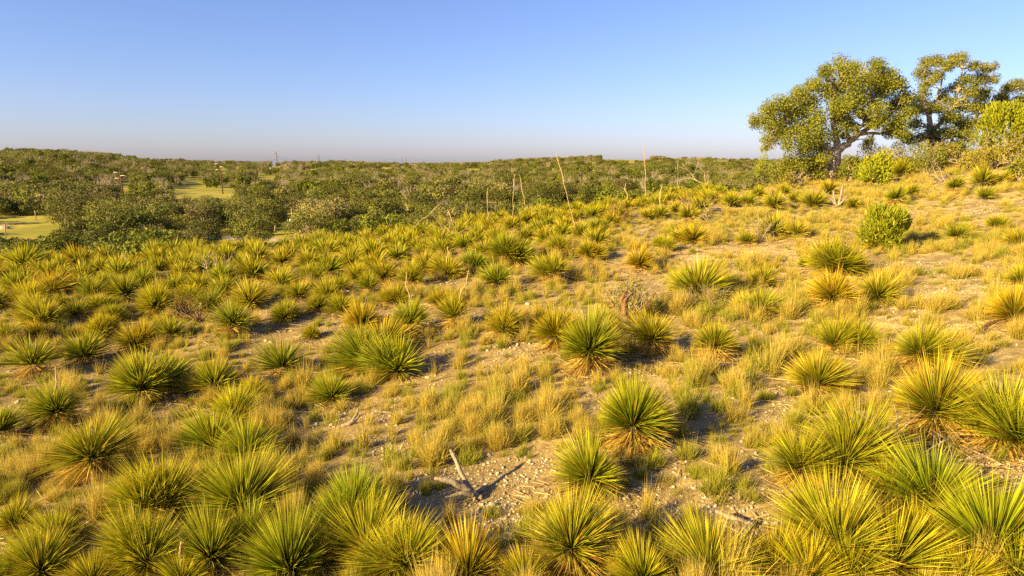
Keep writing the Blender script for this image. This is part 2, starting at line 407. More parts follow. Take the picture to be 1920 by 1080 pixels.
def ground_mat():
    m, nt, out = new_mat('stony caliche ground')
    geo = N(nt, 'ShaderNodeNewGeometry'); pos = geo.outputs['Position']
    big = noise(nt, 0.55, 4, 0.6, pos); mid = noise(nt, 2.6, 5, 0.6, pos); fine = noise(nt, 16.0, 5, 0.7, pos); grit = noise(nt, 60.0, 3, 0.7, pos)
    soil = ramp(nt, fine, [(0.28, (0.17, 0.12, 0.055)), (0.42, (0.39, 0.285, 0.12)), (0.60, (0.57, 0.445, 0.20)), (0.75, (0.72, 0.60, 0.32))])
    litter = ramp(nt, fine, [(0.3, (0.13, 0.085, 0.045)), (0.6, (0.33, 0.235, 0.10)), (0.75, (0.43, 0.33, 0.15))])
    f = ramp(nt, mid, [(0.40, (0, 0, 0)), (0.60, (1, 1, 1))])
    c = mixc(nt, f, soil, litter)
    dark = ramp(nt, big, [(0.36, (1, 1, 1)), (0.50, (0, 0, 0))])
    pale = attr(nt, 'pale')
    brown = ramp(nt, fine, [(0.35, (0.11, 0.07, 0.032)), (0.55, (0.27, 0.19, 0.080)), (0.72, (0.47, 0.36, 0.17))])
    c = mixc(nt, mathn(nt, 'MULTIPLY', mathn(nt, 'SUBTRACT', 1.0, pale), 0.72), c, brown)  # brown litter, with the plants' shade painted in, fading out to the right
    c = mixc(nt, mathn(nt, 'MULTIPLY', dark, 0.5), c, (0.18, 0.12, 0.065))
    c = mixc(nt, ramp(nt, grit, [(0.62, (0, 0, 0)), (0.70, (0.7, 0.7, 0.7))]), c, (0.60, 0.52, 0.40))
    # the valley floor beyond the hill: dry pasture
    field = ramp(nt, noise(nt, 0.06, 5, 0.6, pos), [(0.35, (0.24, 0.23, 0.035)), (0.55, (0.40, 0.34, 0.06)), (0.7, (0.48, 0.38, 0.10))])
    field = mixc(nt, ramp(nt, noise(nt, 1.2, 4, 0.6, pos), [(0.35, (0, 0, 0)), (0.7, (0.5, 0.5, 0.5))]), field, (0.20, 0.19, 0.04))
    c = mixc(nt, attr(nt, 'zone'), c, field)
    p = N(nt, 'ShaderNodeBsdfPrincipled'); p.inputs['Roughness'].default_value = 0.95; p.inputs['Specular IOR Level'].default_value = 0.1
    b = N(nt, 'ShaderNodeBump'); b.inputs['Strength'].default_value = 0.8; b.inputs['Distance'].default_value = 0.04
    h = mathn(nt, 'ADD', mathn(nt, 'MULTIPLY', fine, 0.7), mathn(nt, 'MULTIPLY', grit, 0.3))
    nt.links.new(h, b.inputs['Height']); nt.links.new(b.outputs[0], p.inputs['Normal'])
    nt.links.new(c, p.inputs['Base Color']); nt.links.new(p.outputs[0], out.inputs[0])
    return m
M['ground'] = ground_mat()
M['road'] = plain_mat('gravel road', (0.40, 0.33, 0.26), 0.9, 0.2, 1.5)

# ---------------------------------------------------------------- objects, things and parts
def link(name, me, parent=None, loc=None):
    o = bpy.data.objects.new(name, me); COL.objects.link(o)
    if parent is not None: o.parent = parent
    if loc is not None: o.location = loc
    return o

def tag(o, label=None, cat=None, group=None, kind=None):
    if label: o['label'] = label
    if cat: o['category'] = cat
    if group: o['group'] = group
    if kind: o['kind'] = kind
    return o

def thing(name, label, cat, loc=(0, 0, 0), rz=0.0, scale=1.0, group=None):
    o = bpy.data.objects.new(name, None); COL.objects.link(o)
    o.empty_display_size = 0.2
    o.location = loc; o.rotation_euler = (0, 0, rz); o.scale = (scale,) * 3 if not isinstance(scale, tuple) else scale
    return tag(o, label, cat, group)

def part(name, me, parent, stuff=False, color=None):
    o = link(name, me, parent)
    if stuff: o['kind'] = 'stuff'
    if color is not None: o.color = color
    return o

def scatter(name, P, rot, scl, idx, sources, label, colors=None):
    """ONE object of stuff: the sources repeated on its points"""
    me = bpy.data.meshes.new(name); P = np.asarray(P, np.float32)
    me.vertices.add(len(P)); me.vertices.foreach_set('co', P.ravel())
    a = me.attributes.new('rot', 'FLOAT_VECTOR', 'POINT'); a.data.foreach_set('vector', np.asarray(rot, np.float32).ravel())
    a = me.attributes.new('scl', 'FLOAT_VECTOR', 'POINT'); a.data.foreach_set('vector', np.asarray(scl, np.float32).ravel())
    a = me.attributes.new('idx', 'INT', 'POINT'); a.data.foreach_set('value', np.asarray(idx, np.int32))
    o = link(name, me); tag(o, label, None, None, 'stuff')
    ng = bpy.data.node_groups.new(name + ' scatter', 'GeometryNodeTree')
    ng.interface.new_socket('Geometry', in_out='INPUT', socket_type='NodeSocketGeometry')
    ng.interface.new_socket('Geometry', in_out='OUTPUT', socket_type='NodeSocketGeometry')
    gi = ng.nodes.new('NodeGroupInput'); go = ng.nodes.new('NodeGroupOutput')
    iop = ng.nodes.new('GeometryNodeInstanceOnPoints'); iop.inputs['Pick Instance'].default_value = True
    jn = ng.nodes.new('GeometryNodeJoinGeometry')
    for s in sources:
        oi = ng.nodes.new('GeometryNodeObjectInfo'); oi.inputs['Object'].default_value = s; oi.inputs['As Instance'].default_value = True
        oi.transform_space = 'ORIGINAL'; ng.links.new(oi.outputs['Geometry'], jn.inputs[0])
    def na(n, t):
        x = ng.nodes.new('GeometryNodeInputNamedAttribute'); x.data_type = t; x.inputs['Name'].default_value = n
        return x.outputs['Attribute']
    ng.links.new(gi.outputs[0], iop.inputs['Points']); ng.links.new(jn.outputs[0], iop.inputs['Instance'])
    ng.links.new(na('idx', 'INT'), iop.inputs['Instance Index']); ng.links.new(na('rot', 'FLOAT_VECTOR'), iop.inputs['Rotation'])
    ng.links.new(na('scl', 'FLOAT_VECTOR'), iop.inputs['Scale']); ng.links.new(iop.outputs[0], go.inputs[0])
    md = o.modifiers.new('scatter', 'NODES'); md.node_group = ng
    return o

def source(name, me):
    return bpy.data.objects.new(name, me)          # a pattern for scatter(), never linked to the scene itself

HAZE = 0.00042
# ---------------------------------------------------------------- the ground: one sheet from underfoot to beyond the skyline
rr = np.concatenate([[0.0], np.geomspace(1.0, 4500.0, 430)])
th = np.concatenate([np.linspace(-48, 48, 215), np.linspace(48, 312, 68)[1:-1]]) * math.pi / 180
RR, TH = np.meshgrid(rr, th, indexing='ij')
X = RR * np.sin(TH); Y = RR * np.cos(TH); Z = height(X, Y)
nr, nth = RR.shape
ii = np.arange(1, nr - 1)[:, None] * nth; jj = np.arange(nth)[None]
Q = np.stack([ii + jj, ii + nth + jj, ii + nth + (jj + 1) % nth, ii + (jj + 1) % nth], -1).reshape(-1, 4)
T = np.array([(0, nth + j, nth + (j + 1) % nth) for j in range(nth)])
zone = np.clip((RR - np.interp(np.where(TH > math.pi, TH - 2 * math.pi, TH), _cb_t, _cb_r) - 14) / 16, 0, 1)
g_me = mesh_from('ground', np.stack([X, Y, Z], -1).reshape(-1, 3), Q[:, ::-1], T[:, ::-1], {'zone': zone.ravel(), 'pale': np.clip(0.12 + (X + 1.0) / 10 * np.clip(Y / 10, 0.3, 1), 0, 1).ravel()}, [M['ground']], smooth=True)  # pale keeps the right slope free of the painted shade and litter brown
ground_obj = link('ground', g_me); tag(ground_obj, 'stony caliche hillside falling to a wooded valley and low far hills', None, None, 'structure')

haze_g = Geo()
haze_V = np.array([[x, y, z] for x in (-4700, 4700) for y in (-4700, 4700) for z in (float(Z.min()) - 1.5, 42.0)], float)
haze_g.add(haze_V, [(0, 1, 3, 2), (4, 6, 7, 5), (0, 4, 5, 1), (2, 3, 7, 6), (0, 2, 6, 4), (1, 5, 7, 3)])
hm, hnt, hout = new_mat('pale air'); hv = hnt.nodes.new('ShaderNodeVolumePrincipled'); hv.inputs['Color'].default_value = (0.92, 0.90, 0.96, 1)
hv.inputs['Density'].default_value = HAZE; hnt.links.new(hv.outputs[0], hout.inputs['Volume'])
tag(link('haze', haze_g.mesh('haze', hm)), 'thin warm haze over the far hills', None, None, 'stuff')

def normal_up(x, y, e=0.4):
    dx = (height(x + e, y) - height(x - e, y)) / (2 * e); dy = (height(x, y + e) - height(x, y - e)) / (2 * e)
    return unit(np.stack([-dx, -dy, np.ones_like(dx)], -1))

def road_strip(pts, w):
    uv = np.array(pts, float); P, _ = ground(uv[:, 0], uv[:, 1])
    s = np.linspace(0, len(P) - 1, 24); P = np.stack([np.interp(s, np.arange(len(P)), P[:, k]) for k in range(3)], -1)
    t = unit(np.gradient(P[:, :2], axis=0)); nrm = np.stack([-t[:, 1], t[:, 0]], -1)
    rows = []
    for k in np.linspace(-0.5, 0.5, 5):
        q = P[:, :2] + nrm * w * k
        rows.append(np.column_stack([q, height(q[:, 0], q[:, 1]) + 0.05 + 0.04 * (0.5 - abs(k))]))
    V = np.stack(rows, 1); n = len(P); i = np.arange(n - 1)[:, None] * 5; j = np.arange(4)[None]
    return V.reshape(-1, 3), np.stack([i + j, i + j + 1, i + 6 + j, i + 5 + j], -1).reshape(-1, 4)
g = Geo(); V, Qr = road_strip([(380, 446), (430, 447), (470, 448), (520, 449), (545, 453), (600, 460)], 3.6); g.add(V, Qr)
tag(link('road', g.mesh('road', M['road'])), 'pale gravel road passing between trees at the foot of the hill', None, None, 'structure')

# ---------------------------------------------------------------- sotols
def sotol_mesh(n, seed, dia=1.45, nseg=3, wid=0.017, lift=0.16, lean=0.0, low=90, open_=0.0):
    g = np.random.default_rng(seed); geo = Geo()
    ct = math.cos(math.radians(low)) + (math.cos(math.radians(4 + open_)) - math.cos(math.radians(low))) * g.random(n) ** 0.66
    thp = np.arccos(ct); az = g.random(n) * 2 * math.pi
    lop = 1 + 0.14 * np.sin(az * 2 + g.random() * 6) + 0.1 * np.sin(az + g.random() * 6)      # no rosette is round
    D = np.stack([np.sin(thp) * np.cos(az) + lean, np.sin(thp) * np.sin(az), np.cos(thp)], -1)
    D = unit(D + g.normal(size=(n, 3)) * 0.075)
    core = np.array([0, 0, lift]) + D * np.array([0.09, 0.09, 0.07])
    L = (dia / 2 - 0.06) * (0.78 + 0.30 * g.random(n)) * lop
    L = L * np.interp(thp, [0.2, 0.9, 1.6], [1.06, 1.06, 0.9])
    brk = g.random(n) < 0.05; L = np.where(brk, L * g.uniform(0.4, 0.8, n), L)       # broken and young leaves
    droop = np.clip(0.02 + 0.08 * np.sin(thp) ** 2 + 0.07 * g.normal(size=n), -0.04, 0.34)
    r = g.random(n); r = np.where(thp > math.radians(64), np.clip(r + 0.16, 0, 1), r)          # the lowest leaves yellow first
    strips(geo, core, D, L, wid * (0.75 + 0.5 * g.random(n)), droop, nseg, 0.62, r, g)
    return geo.mesh('sotol leaves', M['sotol'])

def skirt_mesh(n, seed, lift=0.2, length=0.5, nseg=2, wid=0.02):
    g = np.random.default_rng(seed); geo = Geo()
    az = g.random(n) * 2 * math.pi; th_ = np.radians(g.uniform(84, 142, n))
    D = np.stack([np.sin(th_) * np.cos(az), np.sin(th_) * np.sin(az), np.cos(th_)], -1)
    P = np.stack([0.09 * np.cos(az), 0.09 * np.sin(az), lift * (0.4 + 0.6 * g.random(n))], -1)
    strips(geo, P, D, length * (0.5 + 0.7 * g.random(n)), wid, 0.12 * g.random(n), nseg, 0.6, None, g)
    return geo.mesh('dead sotol leaves', M['sotol_dead'])

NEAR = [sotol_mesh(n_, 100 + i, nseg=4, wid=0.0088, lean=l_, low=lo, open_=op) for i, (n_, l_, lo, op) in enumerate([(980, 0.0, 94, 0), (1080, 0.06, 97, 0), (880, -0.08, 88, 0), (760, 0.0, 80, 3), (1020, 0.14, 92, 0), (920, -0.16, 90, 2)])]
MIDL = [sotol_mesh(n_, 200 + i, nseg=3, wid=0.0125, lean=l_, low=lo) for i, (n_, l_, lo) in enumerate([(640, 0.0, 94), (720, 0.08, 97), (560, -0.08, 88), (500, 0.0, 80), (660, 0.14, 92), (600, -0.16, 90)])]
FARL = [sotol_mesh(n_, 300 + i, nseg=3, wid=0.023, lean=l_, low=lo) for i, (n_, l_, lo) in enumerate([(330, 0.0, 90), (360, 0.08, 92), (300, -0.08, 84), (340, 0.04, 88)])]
SKIRT_N = [skirt_mesh(280, 400 + i, 0.30, 0.55, wid=0.012) for i in range(3)]; SKIRT_M = [skirt_mesh(130, 410 + i, 0.26, 0.5, wid=0.019) for i in range(3)]
SKIRT_L = [skirt_mesh(46, 420 + i, 0.13, 0.62) for i in range(3)]

# u, v of the base and width in pixels of the photograph; s skirt, o orange tinged, y yellow, g deep green, d thick double crown; dry stalk to (u, v)
SOTOLS = [
 # bottom edge
 (80, 1088, 150, 'g', None), (277, 1076, 180, 'g', None), (400, 1064, 170, 'g', (413, 1024)), (545, 1092, 200, 'g', None), (342, 1100, 120, '', (338, 1020)),
 (740, 1080, 190, '', None), (880, 1098, 180, 'o', None), (1075, 1078, 205, 's', (1068, 946)), (1330, 1094, 200, '', None), (1560, 1045, 240, '', None),
 (1672, 1084, 200, 'y', None), (1860, 1066, 255, 'y', None), (1590, 1100, 190, '', None), (1765, 1100, 150, 'y', None), (1455, 1092, 170, 'o', None), (985, 1104, 130, 'o', None), (175, 1104, 120, '', None), (810, 1060, 120, '', None), (1205, 1108, 150, 'y', None), (610, 1064, 130, '', None), (470, 1030, 130, 'g', None), (20, 1092, 120, 'g', None), (1715, 1040, 140, 'y', None), (1905, 1100, 180, 'y', None), (1520, 1104, 170, 'y', None),
 # next
 (650, 1022, 205, 'g', None), (690, 1052, 180, '', None), (27, 998, 100, 'o', None), (110, 1026, 120, '', None), (305, 968, 160, 'y', None), (458, 975, 200, 'g', None), (400, 925, 90, 'g', None),
 (1743, 968, 205, 'g', None), (1665, 940, 130, 'g', None),
 # level with the forked driftwood
 (177, 897, 170, 's', (174, 800)), (1107, 932, 155, 's', None), (1497, 910, 135, 's', None), (1610, 892, 195, 's', (1682, 777)), (400, 853, 150, 'y', None), (467, 868, 135, '', None), (1187, 842, 170, 'sd', None), (1877, 842, 195, 's', (1858, 714)),
 (1752, 818, 195, 's', None), (2, 822, 115, 'g', None), (113, 796, 118, 's', (104, 690)),
 (285, 745, 150, 'gd', None), (322, 728, 112, 'g', None), (402, 738, 112, 'g', None), (475, 758, 92, 'y', None), (440, 800, 110, 'y', None), (624, 756, 100, '', None), (1530, 736, 140, '', None),
 (690, 696, 135, 'gd', None), (747, 708, 125, 'g', None), (720, 664, 120, 'o', None), (530, 702, 104, 'g', None), (1107, 696, 145, 's', None), (1720, 692, 128, 's', None), (63, 705, 98, 's', None), (1340, 675, 104, 's', None),
 (160, 677, 92, '', None), (185, 632, 70, 'y', None), (80, 615, 92, '', None), (67, 634, 55, '', None), (12, 643, 64, '', None), (253, 655, 80, 'o', None), (322, 637, 72, '', None), (437, 628, 88, 's', None),
 (1223, 661, 108, 'so', None), (1043, 650, 92, 'so', None), (1130, 626, 84, '', (1133, 585)), (1562, 660, 95, '', None), (1607, 660, 95, 'g', None), (583, 634, 40, '', None),
 (680, 620, 88, 'o', (686, 557)), (770, 626, 84, 's', (763, 508)), (853, 614, 84, 'so', (880, 503)), (945, 630, 78, 's', None), (533, 603, 62, '', None), (597, 584, 56, '', None), (1900, 606, 112, 'o', None),
 (200, 585, 60, '', None), (393, 584, 72, 'g', None), (470, 576, 92, '', None), (540, 596, 60, '', None), (297, 586, 88, 'y', None), (143, 596, 56, 'g', None), (117, 575, 42, '', None), (70, 604, 88, '', None), (50, 573, 82, 'y', None), (215, 600, 60, '', None),
 (1425, 590, 90, '', None), (1403, 592, 70, 'y', None), (1560, 580, 98, 'so', (1556, 512)), (1647, 568, 88, '', None), (1310, 564, 130, 'y', (1288, 505)), (640, 586, 60, 'y', None), (735, 570, 64, '', None), (822, 572, 60, 'o', None), (1015, 604, 50, 'o', None),
 (147, 545, 56, 'g', None), (200, 545, 60, 'g', None), (30, 549, 68, 'g', None), (265, 540, 70, '', None), (330, 548, 66, 'y', None), (580, 534, 62, '', None), (637, 545, 54, '', None), (690, 548, 60, '', None), (560, 560, 60, 'y', None),
 (1037, 530, 82, 's', None), (933, 538, 78, '', None), (1427, 538, 68, '', None), (1912, 535, 68, '', None), (840, 522, 74, '', (839, 461)), (720, 528, 72, '', None), (475, 525, 82, '', (456, 500)), (343, 520, 54, '', None), (1575, 517, 112, '', (1562, 470)), (1598, 516, 70, '', (1600, 466)), (797, 512, 62, '', (797, 472)), (893, 506, 72, 'g', None), (657, 505, 62, '', None), (1197, 505, 72, 'o', None), (1510, 502, 40, '', None),
 (967, 494, 94, 'gd', None), (297, 499, 62, 'y', None), (200, 497, 56, '', None), (250, 506, 52, '', (232, 478)), (1050, 480, 62, 'so', None), (1113, 486, 62, '', None), (580, 500, 60, 'y', None), (530, 500, 62, '', None), (427, 494, 60, 'y', None), (745, 490, 62, '', (750, 452)), (700, 485, 60, 'y', None), (640, 478, 56, 'y', None),
 (1643, 470, 54, '', None), (1247, 470, 48, 'y', None), (1275, 456, 52, '', None), (1300, 458, 66, 'o', None), (1400, 458, 48, '', None), (1450, 446, 76, '', None), (1493, 446, 50, '', None), (1793, 456, 56, 's', None), (1910, 462, 62, 'o', None), (1877, 430, 46, '', None),
 (930, 462, 62, '', None), (870, 470, 62, '', None), (430, 480, 58, '', None), (370, 478, 48, '', None), (600, 475, 52, '', None), (480, 474, 54, 'y', None), (820, 456, 56, '', None), (770, 462, 56, 'y', None), (985, 452, 50, '', None), (1010, 440, 46, '', None),
 (1123, 436, 52, 'g', None), (1090, 447, 50, '', (1042, 287)), (1060, 430, 44, 'y', None), (1237, 410, 46, '', (1241, 344)), (1215, 412, 40, '', None), (1290, 418, 44, 's', None), (1165, 412, 42, '', None), (1110, 410, 42, 'y', None), (960, 432, 44, 'y', (966, 326)), (990, 420, 42, 'y', (974, 327)), (915, 436, 44, 'y', (914, 351)), (860, 446, 46, 'y', (839, 392)), (755, 452, 52, 'y', (832, 377)), (690, 455, 46, 'y', (686, 428)), (655, 462, 46, 'y', None),
 (1330, 383, 44, '', None), (1373, 390, 52, '', None), (1400, 388, 42, '', None), (1450, 393, 52, '', None), (1525, 390, 56, '', None), (1600, 392, 40, '', None), (1680, 384, 48, 's', None), (1708, 367, 40, '', None), (1790, 362, 46, 's', None), (1843, 350, 62, '', None), (1845, 374, 40, '', None), (1875, 345, 44, '', None), (1555, 366, 48, '', None), (1490, 380, 38, '', None), (1303, 371, 32, '', None),
 (1212, 388, 38, '', (1207, 270)), (1270, 368, 34, 'y', (1271, 296)), (1258, 372, 34, '', (1258, 340)), (1175, 394, 36, 'y', (1173, 343)), (1690, 332, 50, 'g', None), (1420, 372, 42, 'y', None), (1470, 366, 40, 'y', None), (1350, 366, 36, 'y', None), (1240, 385, 34, 'y', None), (1130, 402, 38, 'y', None), (1060, 412, 36, 'y', (1062, 396)),
]
CREST_U = np.array([0, 150, 250, 350, 430, 520, 600, 700, 800, 900, 1000, 1100, 1200, 1290, 1400, 1560, 1700, 1800, 1920])
CREST_V = np.array([500, 495, 490, 475, 470, 465, 458, 450, 440, 422, 406, 396, 380, 362, 352, 338, 326, 308, 275])
fr_ = np.random.default_rng(5)
su = [s[0] for s in SOTOLS]; sv = [s[1] for s in SOTOLS]; sw = [s[2] for s in SOTOLS]
N_HAND = len(SOTOLS); FILL = []
tries = 0
while len(FILL) < 298 - N_HAND and tries < 60000:
    tries += 1
    u = fr_.uniform(-20, 1330); cv = np.interp(u, CREST_U, CREST_V)
    v = cv + 3 + (fr_.random() ** 1.6) * max(30, (600 - cv - 0.05 * abs(u - 200)))
    if u > 620 and v > 560 - (u - 620) * 0.16: continue
    if u > 1120 and v > cv + 40: continue
    if fr_.random() < (u > 1000) * 0.5: continue
    w = np.interp(v, [380, 430, 480, 540, 600], [36, 46, 58, 66, 74]) * fr_.uniform(0.95, 1.4)
    du = (np.array(su) - u) / (0.36 * (np.array(sw) + w)); dv = (np.array(sv) - v) / (0.17 * (np.array(sw) + w))
    if (du ** 2 + dv ** 2).min() < 1: continue
    FILL.append((u, v, w, 'y' if fr_.random() < 0.45 else ('o' if fr_.random() < 0.15 else ''), None)); su.append(u); sv.append(v); sw.append(w)
ALL = SOTOLS + FILL

ORD = 'first second third fourth fifth sixth seventh eighth ninth tenth eleventh twelfth thirteenth fourteenth fifteenth sixteenth seventeenth eighteenth nineteenth twentieth'.split()
ROWS = [(1040, 'along the bottom edge'), (930, 'level with the bleached log'), (850, 'level with the forked driftwood'), (770, 'just above the forked driftwood'), (715, 'well above the forked driftwood'),
        (668, 'well below the brown snag'), (620, 'just below the brown snag'), (570, 'level with the brown snag'), (530, 'just above the brown snag'), (495, 'level with three short stalks'),
        (455, 'level with the round juniper'), (420, 'just above the round juniper'), (380, 'level with the bleached stump'), (0, 'just below the big oak')]
def row_of(v):
    for k, (lo, nm) in enumerate(ROWS):
        if v >= lo: return k
MARKS = [(40, 'the mown field'), (150, 'the two-armed pole'), (235, 'the nearest power pole'), (353, 'the white posts'), (421, "the clearing's power pole"), (490, 'the gravel road'), (548, 'the white-boxed pole'), (604, 'the skyline pole'), (686, 'the short brow stalk'),
         (790, 'the far-leaning stalk'), (840, 'the slim grey stalk'), (914, 'the yellow upright stalk'), (968, 'the paired stalks'), (1060, 'the plumed stalk'), (1207, 'the tallest stalk'), (1326, 'the small brow tree')]
def where_of(u, v, d):
    b = 'just past the brow' if d < 68 else 'at the hill foot' if d < 95 else 'on the near valley floor' if d < 135 else 'in the middle valley' if d < 190 else 'deep in the valley'
    m = min(MARKS, key=lambda q: abs(q[0] - u))
    s = ('behind ' if abs(m[0] - u) < 14 else 'left of ' if u < m[0] else 'right of ') + m[1]
    return b, s
row_members = {}
for i, s in enumerate(SOTOLS): row_members.setdefault(row_of(s[1]), []).append((s[0], i))
LAB = {}
OWN = {(177, 897): 'big sotol with orange dead skirt and dry stump, lower left, alone on stony ground',
       (113, 796): 'sotol with long orange skirt and thin pale stalk, near the left edge of the hillside',
       (1107, 932): 'starburst sotol right of the forked driftwood, in front of a taller domed sotol',
       (1187, 842): 'tall domed sotol on a skirted stem, behind the starburst sotol right of the forked driftwood',
       (1075, 1078): 'sotol at the bottom edge with one tall pale broken stalk in its centre',
       (1877, 842): 'sotol over a bright golden dead skirt beside the long fallen pole',
       (1610, 892): 'wide sotol with a thick dry stalk at its right side, left of the fallen pole',
       (1743, 968): 'fan-shaped green sotol in front of the twiggy whitish scrub',
       (1090, 447): 'sotol bearing the longest leaning plumed stalk against the far woods',
       (1212, 388): 'sotol bearing the tall upright stalk that rises above the far skyline',
       (755, 452): 'sotol on the brow with a bare stalk leaning far over to the right',
       (1575, 517): 'wide sotol behind with several short pale stalks sticking up',
       (1560, 580): 'orange tinged sotol with a short white stalk, in front of the several-stalked one',
       (1643, 470): 'small green sotol growing against the front of the round juniper',
       (1310, 564): 'broad yellowish sotol with a thorny yellow bush at its foot, right of the snag',
       (285, 745): 'huge dark green clump with drooping leaves in front left of a smaller dark sotol',
       (690, 696): 'large dense green dome joined to another sotol, left of the central grass patch'}
for k, mem in row_members.items():
    mem.sort(); n = len(mem)
    for j, (u, i) in enumerate(mem):
        s = SOTOLS[i]; f = s[3]
        look = ('dense ' if 'd' in f else '') + ('deep green' if 'g' in f else 'yellowish' if 'y' in f else 'orange tinged' if 'o' in f else 'green')
        if 's' in f: look += ' skirted'
        if s[4]: look += ' stalked'
        o_ = f'{ORD[j]} from left' if j <= (n - 1) / 2 or j < 6 else f'{ORD[n - 1 - j]} from right'
        LAB[i] = OWN.get((s[0], s[1])) or f'{look} sotol, {o_} among the sotols {ROWS[k][1]}'

gp, gd = ground(np.array([s[0] for s in ALL], float), np.array([s[1] for s in ALL], float), 80.0)
gn = normal_up(gp[:, 0], gp[:, 1])
SOTOL_POS = []
TONE = {'g': (0.84, 0.93, 0.9, 1), 'y': (1.10, 1.10, 0.9, 1), 'o': (1.14, 1.0, 0.85, 1), '': (1, 1, 1, 1)}
pr = np.random.default_rng(21)
for i, s in enumerate(ALL):
    u, v, w, f, stalk = s
    p, d = gp[i], float(gd[i])
    dia = w * d / FPX; sc = float(np.clip(dia / float(np.interp(d, [10, 22], [1.24, 1.28])), 0.5, 2.0))
    lod = 0 if d < 15 else 1 if d < 26 else 2
    if i < N_HAND: lab, grp = LAB[i], 'sotols on the hillside'
    else: lab, grp = f'{"yellowish" if "y" in f else "orange" if "o" in f else "green"} sotol in the crowd {ROWS[row_of(v)][1]} {where_of(u, v, 50)[1]}', 'crowded sotols on the left brow'
    root = thing('sotol', lab, 'sotol plant', (p[0], p[1], p[2] - 0.02), pr.uniform(0, 6.28), sc, grp)
    # lean a little with the slope
    n_ = gn[i] * 0.5 + np.array([0, 0, 0.5]) + pr.normal(size=3) * 0.05
    root.rotation_euler = (Vector(n_).to_track_quat('Z', 'Y') @ Euler((0, 0, pr.uniform(0, 6.28))).to_quaternion()).to_euler()
    base = TONE[next((c for c in 'goy' if c in f), '')]
    j = pr.uniform(0.94, 1.06, 3) * pr.uniform(0.88, 1.14)
    col = (base[0] * j[0], base[1] * (0.5 + 0.5 * j[1]), base[2] * j[2], 1)
    me = [NEAR, MIDL, FARL][lod][int(pr.integers(0, 4 if lod == 2 else 6))]
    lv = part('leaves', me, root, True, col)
    lv.scale = (pr.uniform(0.92, 1.08), pr.uniform(0.92, 1.08), pr.uniform(0.86, 1.10))
    if 's' in f: lv.location = (0, 0, 0.16)
    if 'd' in f or (i < N_HAND and lod < 2 and i % 4 == 1):
        pass
        l2 = part('leaves', [NEAR, MIDL, FARL][lod][int(pr.integers(0, 4))], root, True, col)
        l2.location = (0.22, -0.15, 0.12); l2.rotation_euler = (0.1, 0.12, 1.0); l2.scale = (0.85,) * 3
        l2.name = 'side_crown'
    if 's' in f: part('dead_skirt', (SKIRT_N if lod == 0 else SKIRT_M)[int(pr.integers(0, 3))], root, True, (1, 1, 1, 1))
    elif lod < 2: part('dead_leaves', SKIRT_L[int(pr.integers(0, 3))], root, True, (0.9, 0.85, 0.8, 1))
    if stalk:
        root_w = root.matrix_basis.copy(); inv = root_w.inverted()
        top = at(stalk[0], stalk[1], d); h = top - p
        # base of the stalk: on the line of the lean, inside the rosette
        b0 = np.array([p[0] + np.clip(h[0] * 0.04, -0.15, 0.15), p[1], p[2] + 0.1])
        if (u, v) == (1090, 447): b0 = at(1083, 440, d)
        if (u, v) == (1610, 892): b0 = at(1682, 850, d - 0.3)
        if (u, v) == (755, 452): b0 = at(752, 448, d)
        L = np.linalg.norm(top - b0); gg = Geo(); g1 = np.random.default_rng(900 + i)
        tall = L > 1.7
        path = bent(b0, top, 9, 0, 0.012 if tall else 0.03, g1)
        rad = np.interp(np.linspace(0, 1, 9), [0, 0.45, 0.62, 0.85, 1], [0.016, 0.010, 0.011, 0.016, 0.004]) if tall else np.interp(np.linspace(0, 1, 9), [0, 0.3, 0.8, 1], [0.018, 0.016, 0.021, 0.007])
        rad = rad * np.clip(d / 24, 0.75, 1.3)
        tube(gg, path, rad, 6, 0.5, 0.12, g1)
        if tall:    # seed plume: short bristles up the top half
            m_ = 110; k_ = g1.uniform(0.5, 0.98, m_); PP = np.stack([np.interp(k_, np.linspace(0, 1, 9), path[:, q]) for q in range(3)], -1)
            strips(gg, PP, unit(path[-1] - path[0]) + g1.normal(size=(m_, 3)) * 0.35, 0.07, 0.014, 0, 2, 0.5, None, g1)
        elif d < 20:
            m_ = 14; k_ = g1.uniform(0.4, 1.0, m_); PP = np.stack([np.interp(k_, np.linspace(0, 1, 9), path[:, q]) for q in range(3)], -1)
            strips(gg, PP, unit(path[-1] - path[0]) + g1.normal(size=(m_, 3)) * 0.6, 0.09, 0.012, 0, 2, 0.5, None, g1)
        o = link('flower_stalk', gg.mesh('flower stalk', M['stalk']), root); o.matrix_parent_inverse = inv
    SOTOL_POS.append((p[0], p[1], dia * 0.5, d))
SOTOL_POS = np.array(SOTOL_POS)

# past three hundred: the smallest ones, far off on the brow and over it, as one mass
MORE = []
tries = 0
while len(MORE) < 130 and tries < 60000:
    tries += 1
    u = fr_.uniform(-30, 1330); cv = np.interp(u, CREST_U, CREST_V)
    v = cv - 4 + (fr_.random() ** 1.5) * (45 if u < 900 else 22)
    w = np.interp(v, [380, 430, 480, 540, 600], [32, 42, 52, 60, 66]) * fr_.uniform(0.7, 1.1)
    du = (np.array(su) - u) / (0.25 * (np.array(sw) + w)); dv = (np.array(sv) - v) / (0.09 * (np.array(sw) + w))
    if (du ** 2 + dv ** 2).min() < 1: continue
    MORE.append((u, v, w)); su.append(u); sv.append(v); sw.append(w)
mo = np.array(MORE); mp_, md_ = ground(mo[:, 0], mo[:, 1], 70.0); okm = md_ < 52; mo, mp_, md_ = mo[okm], mp_[okm], md_[okm]; nm = len(mo)
SRC_S = []
for k, m_ in enumerate(FARL):
    o = source('sotol crown', m_); o.color = [(1, 1, 1, 1), (1.1, 1.08, 0.9, 1), (0.9, 0.95, 0.9, 1), (1.1, 1.02, 0.9, 1)][k]; SRC_S.append(o)
msc = np.clip(mo[:, 2] * md_ / FPX / 1.22, 0.5, 1.5)
